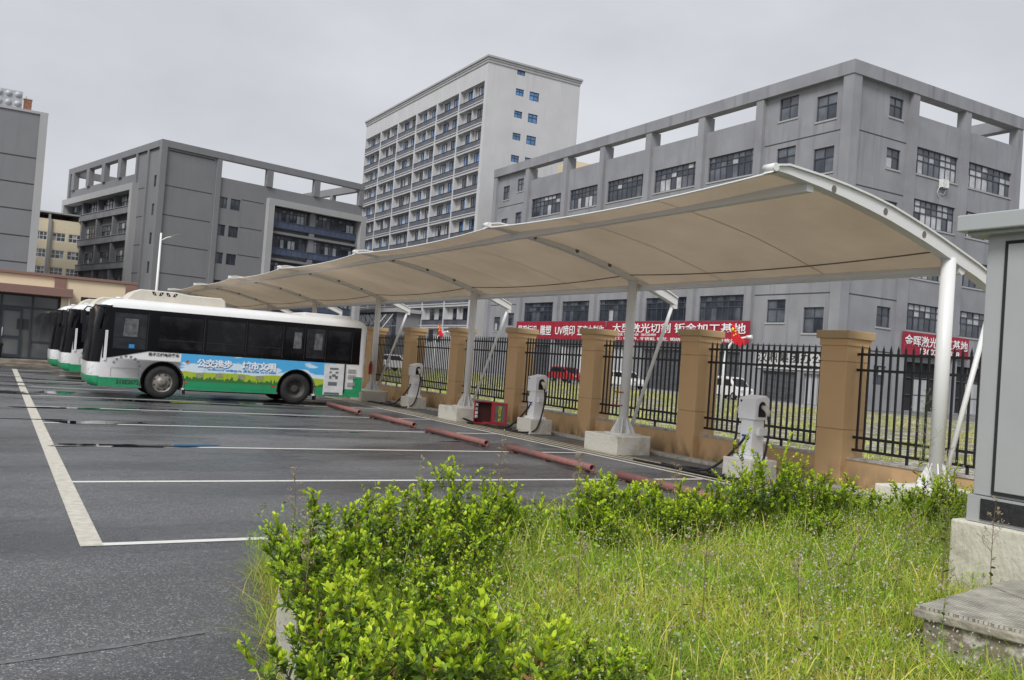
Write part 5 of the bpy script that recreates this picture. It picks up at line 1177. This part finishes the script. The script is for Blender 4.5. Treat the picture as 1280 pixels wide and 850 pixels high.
# tiny pale flower and seed heads scattered over the grass: thin stalks with small star heads
nf = 14000; fx = np.stack([g.uniform(2.4, 12.8, nf), g.uniform(2.6, 7.8, nf)], 1); fx = fx[inbed(fx)]
b = MB(); fr = random.Random(9)
for (x, y) in fx:
    h_ = fr.uniform(.12, .36); dx_, dy_ = fr.gauss(0, .04), fr.gauss(0, .04); top = Vector((x+dx_, y+dy_, .09+h_)); w_ = .0011
    b.face([(x-w_, y, .1), (x+w_, y, .1), (top.x, top.y, top.z)], 0)
    r_ = fr.uniform(.004, .009); mi_ = 1 if fr.random() < .6 else 2
    for k in range(2):
        a = fr.uniform(0, 3.14); c_ = Vector((math.cos(a), math.sin(a), fr.uniform(-.4, .4)))*r_; u_ = Vector((0, 0, r_)); b.face([top-c_, top-u_, top+c_, top+u_], mi_)
o = b.build('wild_flowers', [stem_g, mat('seed_white', (.55, .52, .45), .8), mat('seed_tan', (.42, .34, .2), .8)], None, fix=False, kind='stuff'); tag(o, 'tiny pale flower and seed heads scattered over the grass', 'flowers')
# low broadleaf ground cover under the shrubs and at the far edge
nb = 26000; P = np.stack([g.uniform(1.6, 13, nb), g.uniform(3, 7.9, nb), .1+.22*g.random(nb)], 1); P[:, 2] += np.where(P[:, 1] > 6.7, .28*g.random(nb)*noise2(P[:, 0], P[:, 1], 3.1), 0); sel = inbed(P[:, :2]) & ((P[:, 1] > 6.6) | (P[:, 0] < 3.2) | (g.random(nb) < .30)); P = P[sel]; n = len(P)
a = g.uniform(0, 6.28, n); D = np.stack([np.cos(a), np.sin(a), g.uniform(.1, .9, n)], 1); Un = np.stack([g.normal(0, .3, n), g.normal(0, .3, n), np.ones(n)], 1)
o = leaves_object('ground_cover', P, D, Un, g.uniform(.02, .055, n), g.choice([0, 1, 1], n), [lm_dark, lm_mid, lm_young], None); o['kind'] = 'stuff'; tag(o, 'low broad leaved weeds between the shrubs of the bed', 'weeds')
# weeds at the fence foot
n = 1500; P = np.stack([13.15+np.abs(g.normal(0, .18, n)), g.uniform(9, 40, n), g.uniform(.02, .13, n)], 1); P = P[noise2(P[:, 0], P[:, 1], 2.2) > .62]; n = len(P)
a = g.uniform(0, 6.28, n); D = np.stack([np.cos(a), np.sin(a), g.uniform(.2, .9, n)], 1); Un = np.stack([g.normal(0, .3, n), g.normal(0, .3, n), np.ones(n)], 1)
o = leaves_object('verge_weeds', P, D, Un, g.uniform(.03, .07, n), g.choice([0, 1], n), [lm_dark, lm_mid], None); o['kind'] = 'stuff'; tag(o, 'small weeds growing along the foot of the ochre wall', 'weeds')
# grass tufts in the field beyond the fence
n = 60000; X = 14.2+38*g.random(n)**1.5; Yv = g.uniform(5, 90, n); xy3 = np.stack([X, Yv], 1); nz_ = noise2(X, Yv, .55); xy3 = xy3[(nz_ > .5) | (X < 15)]
o = blades('field_grass', xy3, .06, .12, .38, .02, g.choice([0, 1, 1], len(xy3)), .6, 8, [grass_g, grass_y, grass_b]); tag(o, 'rough patchy grass among gravel in the field beyond the fence', 'grass')

# ------------------------------------------------------------------ tall weeds, each a plant of its own
weed_m = mat('weed_brown', (.17, .13, .07), .8, var=.3, scale=20); weed_g = mat('weed_green', (.17, .25, .05), .7); seed_m = mat('seed_head', (.34, .28, .2), .9, var=.3, scale=60)
def weed(label, loc, h, seed, style='seed', green=False, lean=0.0, lean_dir=0.0, spread=1.0):
    r = random.Random(seed); t = thing('tall_weed', label, 'weed', loc, 0, 'tall weeds standing in the bed'); st = MB(); hd = MB(); P, D, U, S, M = [], [], [], [], []
    pts = []; q = Vector((0, 0, 0)); d = Vector((lean*math.cos(lean_dir), lean*math.sin(lean_dir), 1)).normalized(); n_ = 14
    for i in range(n_+1):
        pts.append(q.copy()); d = (d+Vector((r.gauss(0, .035), r.gauss(0, .035), 0))).normalized(); q = q+d*h/n_
    st.tube(pts, [.0042*(1-.7*i/n_)+.0006 for i in range(n_+1)], 5, 0, caps=False)
    for i in range(2, n_+1):
        f = i/n_
        for _ in range(2 if f > .45 else 1):
            a = r.uniform(0, 6.28); sd_ = Vector((math.cos(a), math.sin(a), r.uniform(.5, 1.1))).normalized()
            if f > .5:
                Lb = h*r.uniform(.08, .2)*spread*(1.4-f); p2 = pts[i]+sd_*Lb*.6; p3 = p2+(sd_+Vector((0, 0, .5))).normalized()*Lb*.5; st.tube([pts[i], p2, p3], [.0016, .0012, .0006], 4, 0, caps=False)
                for _2 in range(5):
                    b0 = p2.lerp(p3, r.random()); b1 = b0+Vector((r.gauss(0, .4), r.gauss(0, .4), r.uniform(.2, 1))).normalized()*Lb*.35; st.tube([b0, b1], [.0008, .0005], 3, 0, caps=False)
                    for c in (b1, b0.lerp(b1, .6)):
                        rr_ = r.uniform(.003, .006); hd.add([c+Vector((rr_, 0, 0)), c+Vector((-rr_, 0, 0)), c+Vector((0, rr_, 0)), c+Vector((0, -rr_, 0)), c+Vector((0, 0, rr_*1.3)), c+Vector((0, 0, -rr_))], [(0, 2, 4), (2, 1, 4), (1, 3, 4), (3, 0, 4), (2, 0, 5), (1, 2, 5), (3, 1, 5), (0, 3, 5)])
            elif r.random() < .9:
                P.append(pts[i]); D.append(sd_+Vector((0, 0, -.2))); U.append((r.gauss(0, .3), r.gauss(0, .3), 1)); S.append(min(.075, h*r.uniform(.05, .09))); M.append(0)
    st.build('stem', weed_g if green else weed_m, t, fix=False)
    if hd.v: hd.build('seed_head', seed_m, t, fix=False, kind='stuff')
    if P:
        P_ = np.array([tuple(p) for p in P]); o = leaves_object('leaf', P_, [tuple(x) for x in D], U, S, M, [weed_g if green else mat('weed_leaf', (.16, .17, .05), .7, trans=.2)], t)
        for v in o.data.vertices: pass
    return t
weed('dry branching weed in front of the dark vent strip of the electrical cabinet', (6.95, 4.55, .1), 1.22, 1, spread=1.1)
weed('dry weed standing against the far corner of the stained plinth', (6.6, 4.75, .1), .75, 2)
weed('bare weed on the grating near the right picture edge', (7.0, 4.15, .1), .9, 3)
weed('green weed with pale leaves growing before the brick step', (5.45, 3.55, .1), .62, 4, green=True)
weed('tall thin green weed crossing the nearest canopy post', (9.9, 6.9, .1), 1.75, 5, green=True, lean=.15, lean_dir=R(150))
weed('thin leaning weed left of the nearest canopy post', (10.3, 6.8, .1), 1.3, 6, green=True, lean=.22, lean_dir=R(120))
weed('seeding weed rising above the left clump of shrubs', (2.55, 5.7, .1), 1.0, 7, green=True, lean=.18, lean_dir=R(20), spread=.8)
weed('thin dark weed at the left edge of the bed', (1.72, 5.2, .1), .72, 8)
weed('thin dark weed beside the open branching shrub', (2.05, 6.6, .1), .80, 9)
weed('dry reddish weed stalk in the middle of the grass', (4.35, 4.6, .1), .72, 10)
weed('slender green stalk in the grass near the bottom centre', (3.55, 3.9, .1), .85, 11, green=True, spread=.6)
weed('pale seeding weed above the hedge left of the half hidden wheel stop', (5.1, 7.2, .1), .86, 12, spread=1.2)
weed('pale seeding weed just right of the tallest shrub', (4.0, 6.9, .1), 1.1, 13, spread=.7)
weed('seeding weed in front of the half hidden wheel stop', (6.1, 6.9, .1), .80, 14, spread=1.3)
weed('dry weed in the grass before the stained plinth', (5.9, 4.7, .1), .7, 15)
weed('low dry weed in the grass left of the grated platform', (5.0, 4.3, .1), .55, 16)
weed('green seeding weed near the bottom edge right of centre', (4.2, 3.5, .1), .8, 17, green=True)
weed('brown weed in the left part of the grass beside the low shrub', (3.6, 5.0, .1), .6, 18)
# fallen litter
b = MB(); lr = random.Random(5)
for k in range(46):
    x, y = (lr.uniform(.7, 1.5), lr.uniform(4.7, 6.0)) if k < 26 else (lr.uniform(.5, 9), lr.uniform(7, 13)); s_ = lr.uniform(.006, .02); a = lr.uniform(0, 3.1)
    b.add([(x+s_*math.cos(a), y+s_*math.sin(a), .008), (x-s_*.4*math.sin(a), y+s_*.4*math.cos(a), .014), (x-s_*math.cos(a), y-s_*math.sin(a), .008), (x+s_*.4*math.sin(a), y-s_*.4*math.cos(a), .010)], [(0, 1, 2, 3)])
o = b.build('litter', mat('dry_leaf', (.42, .36, .26), .8, var=.3, scale=50), None, fix=False, kind='stuff'); tag(o, 'dry leaf fragments and grit scattered on the asphalt', 'litter')
n = 2200; yy4 = g.uniform(4.0, 7.2, n); xy4 = np.stack([1.52+.2*(yy4-4.2)-np.abs(g.normal(0, .10, n)), yy4], 1)
o = blades('dry_grass', xy4, .02, .06, .30, .004, g.choice([2, 0, 1, 0], n), 1.2, 12, [grass_g, grass_y, grass_b]); tag(o, 'dry grass wisps spilling over the kerb onto the asphalt', 'grass')
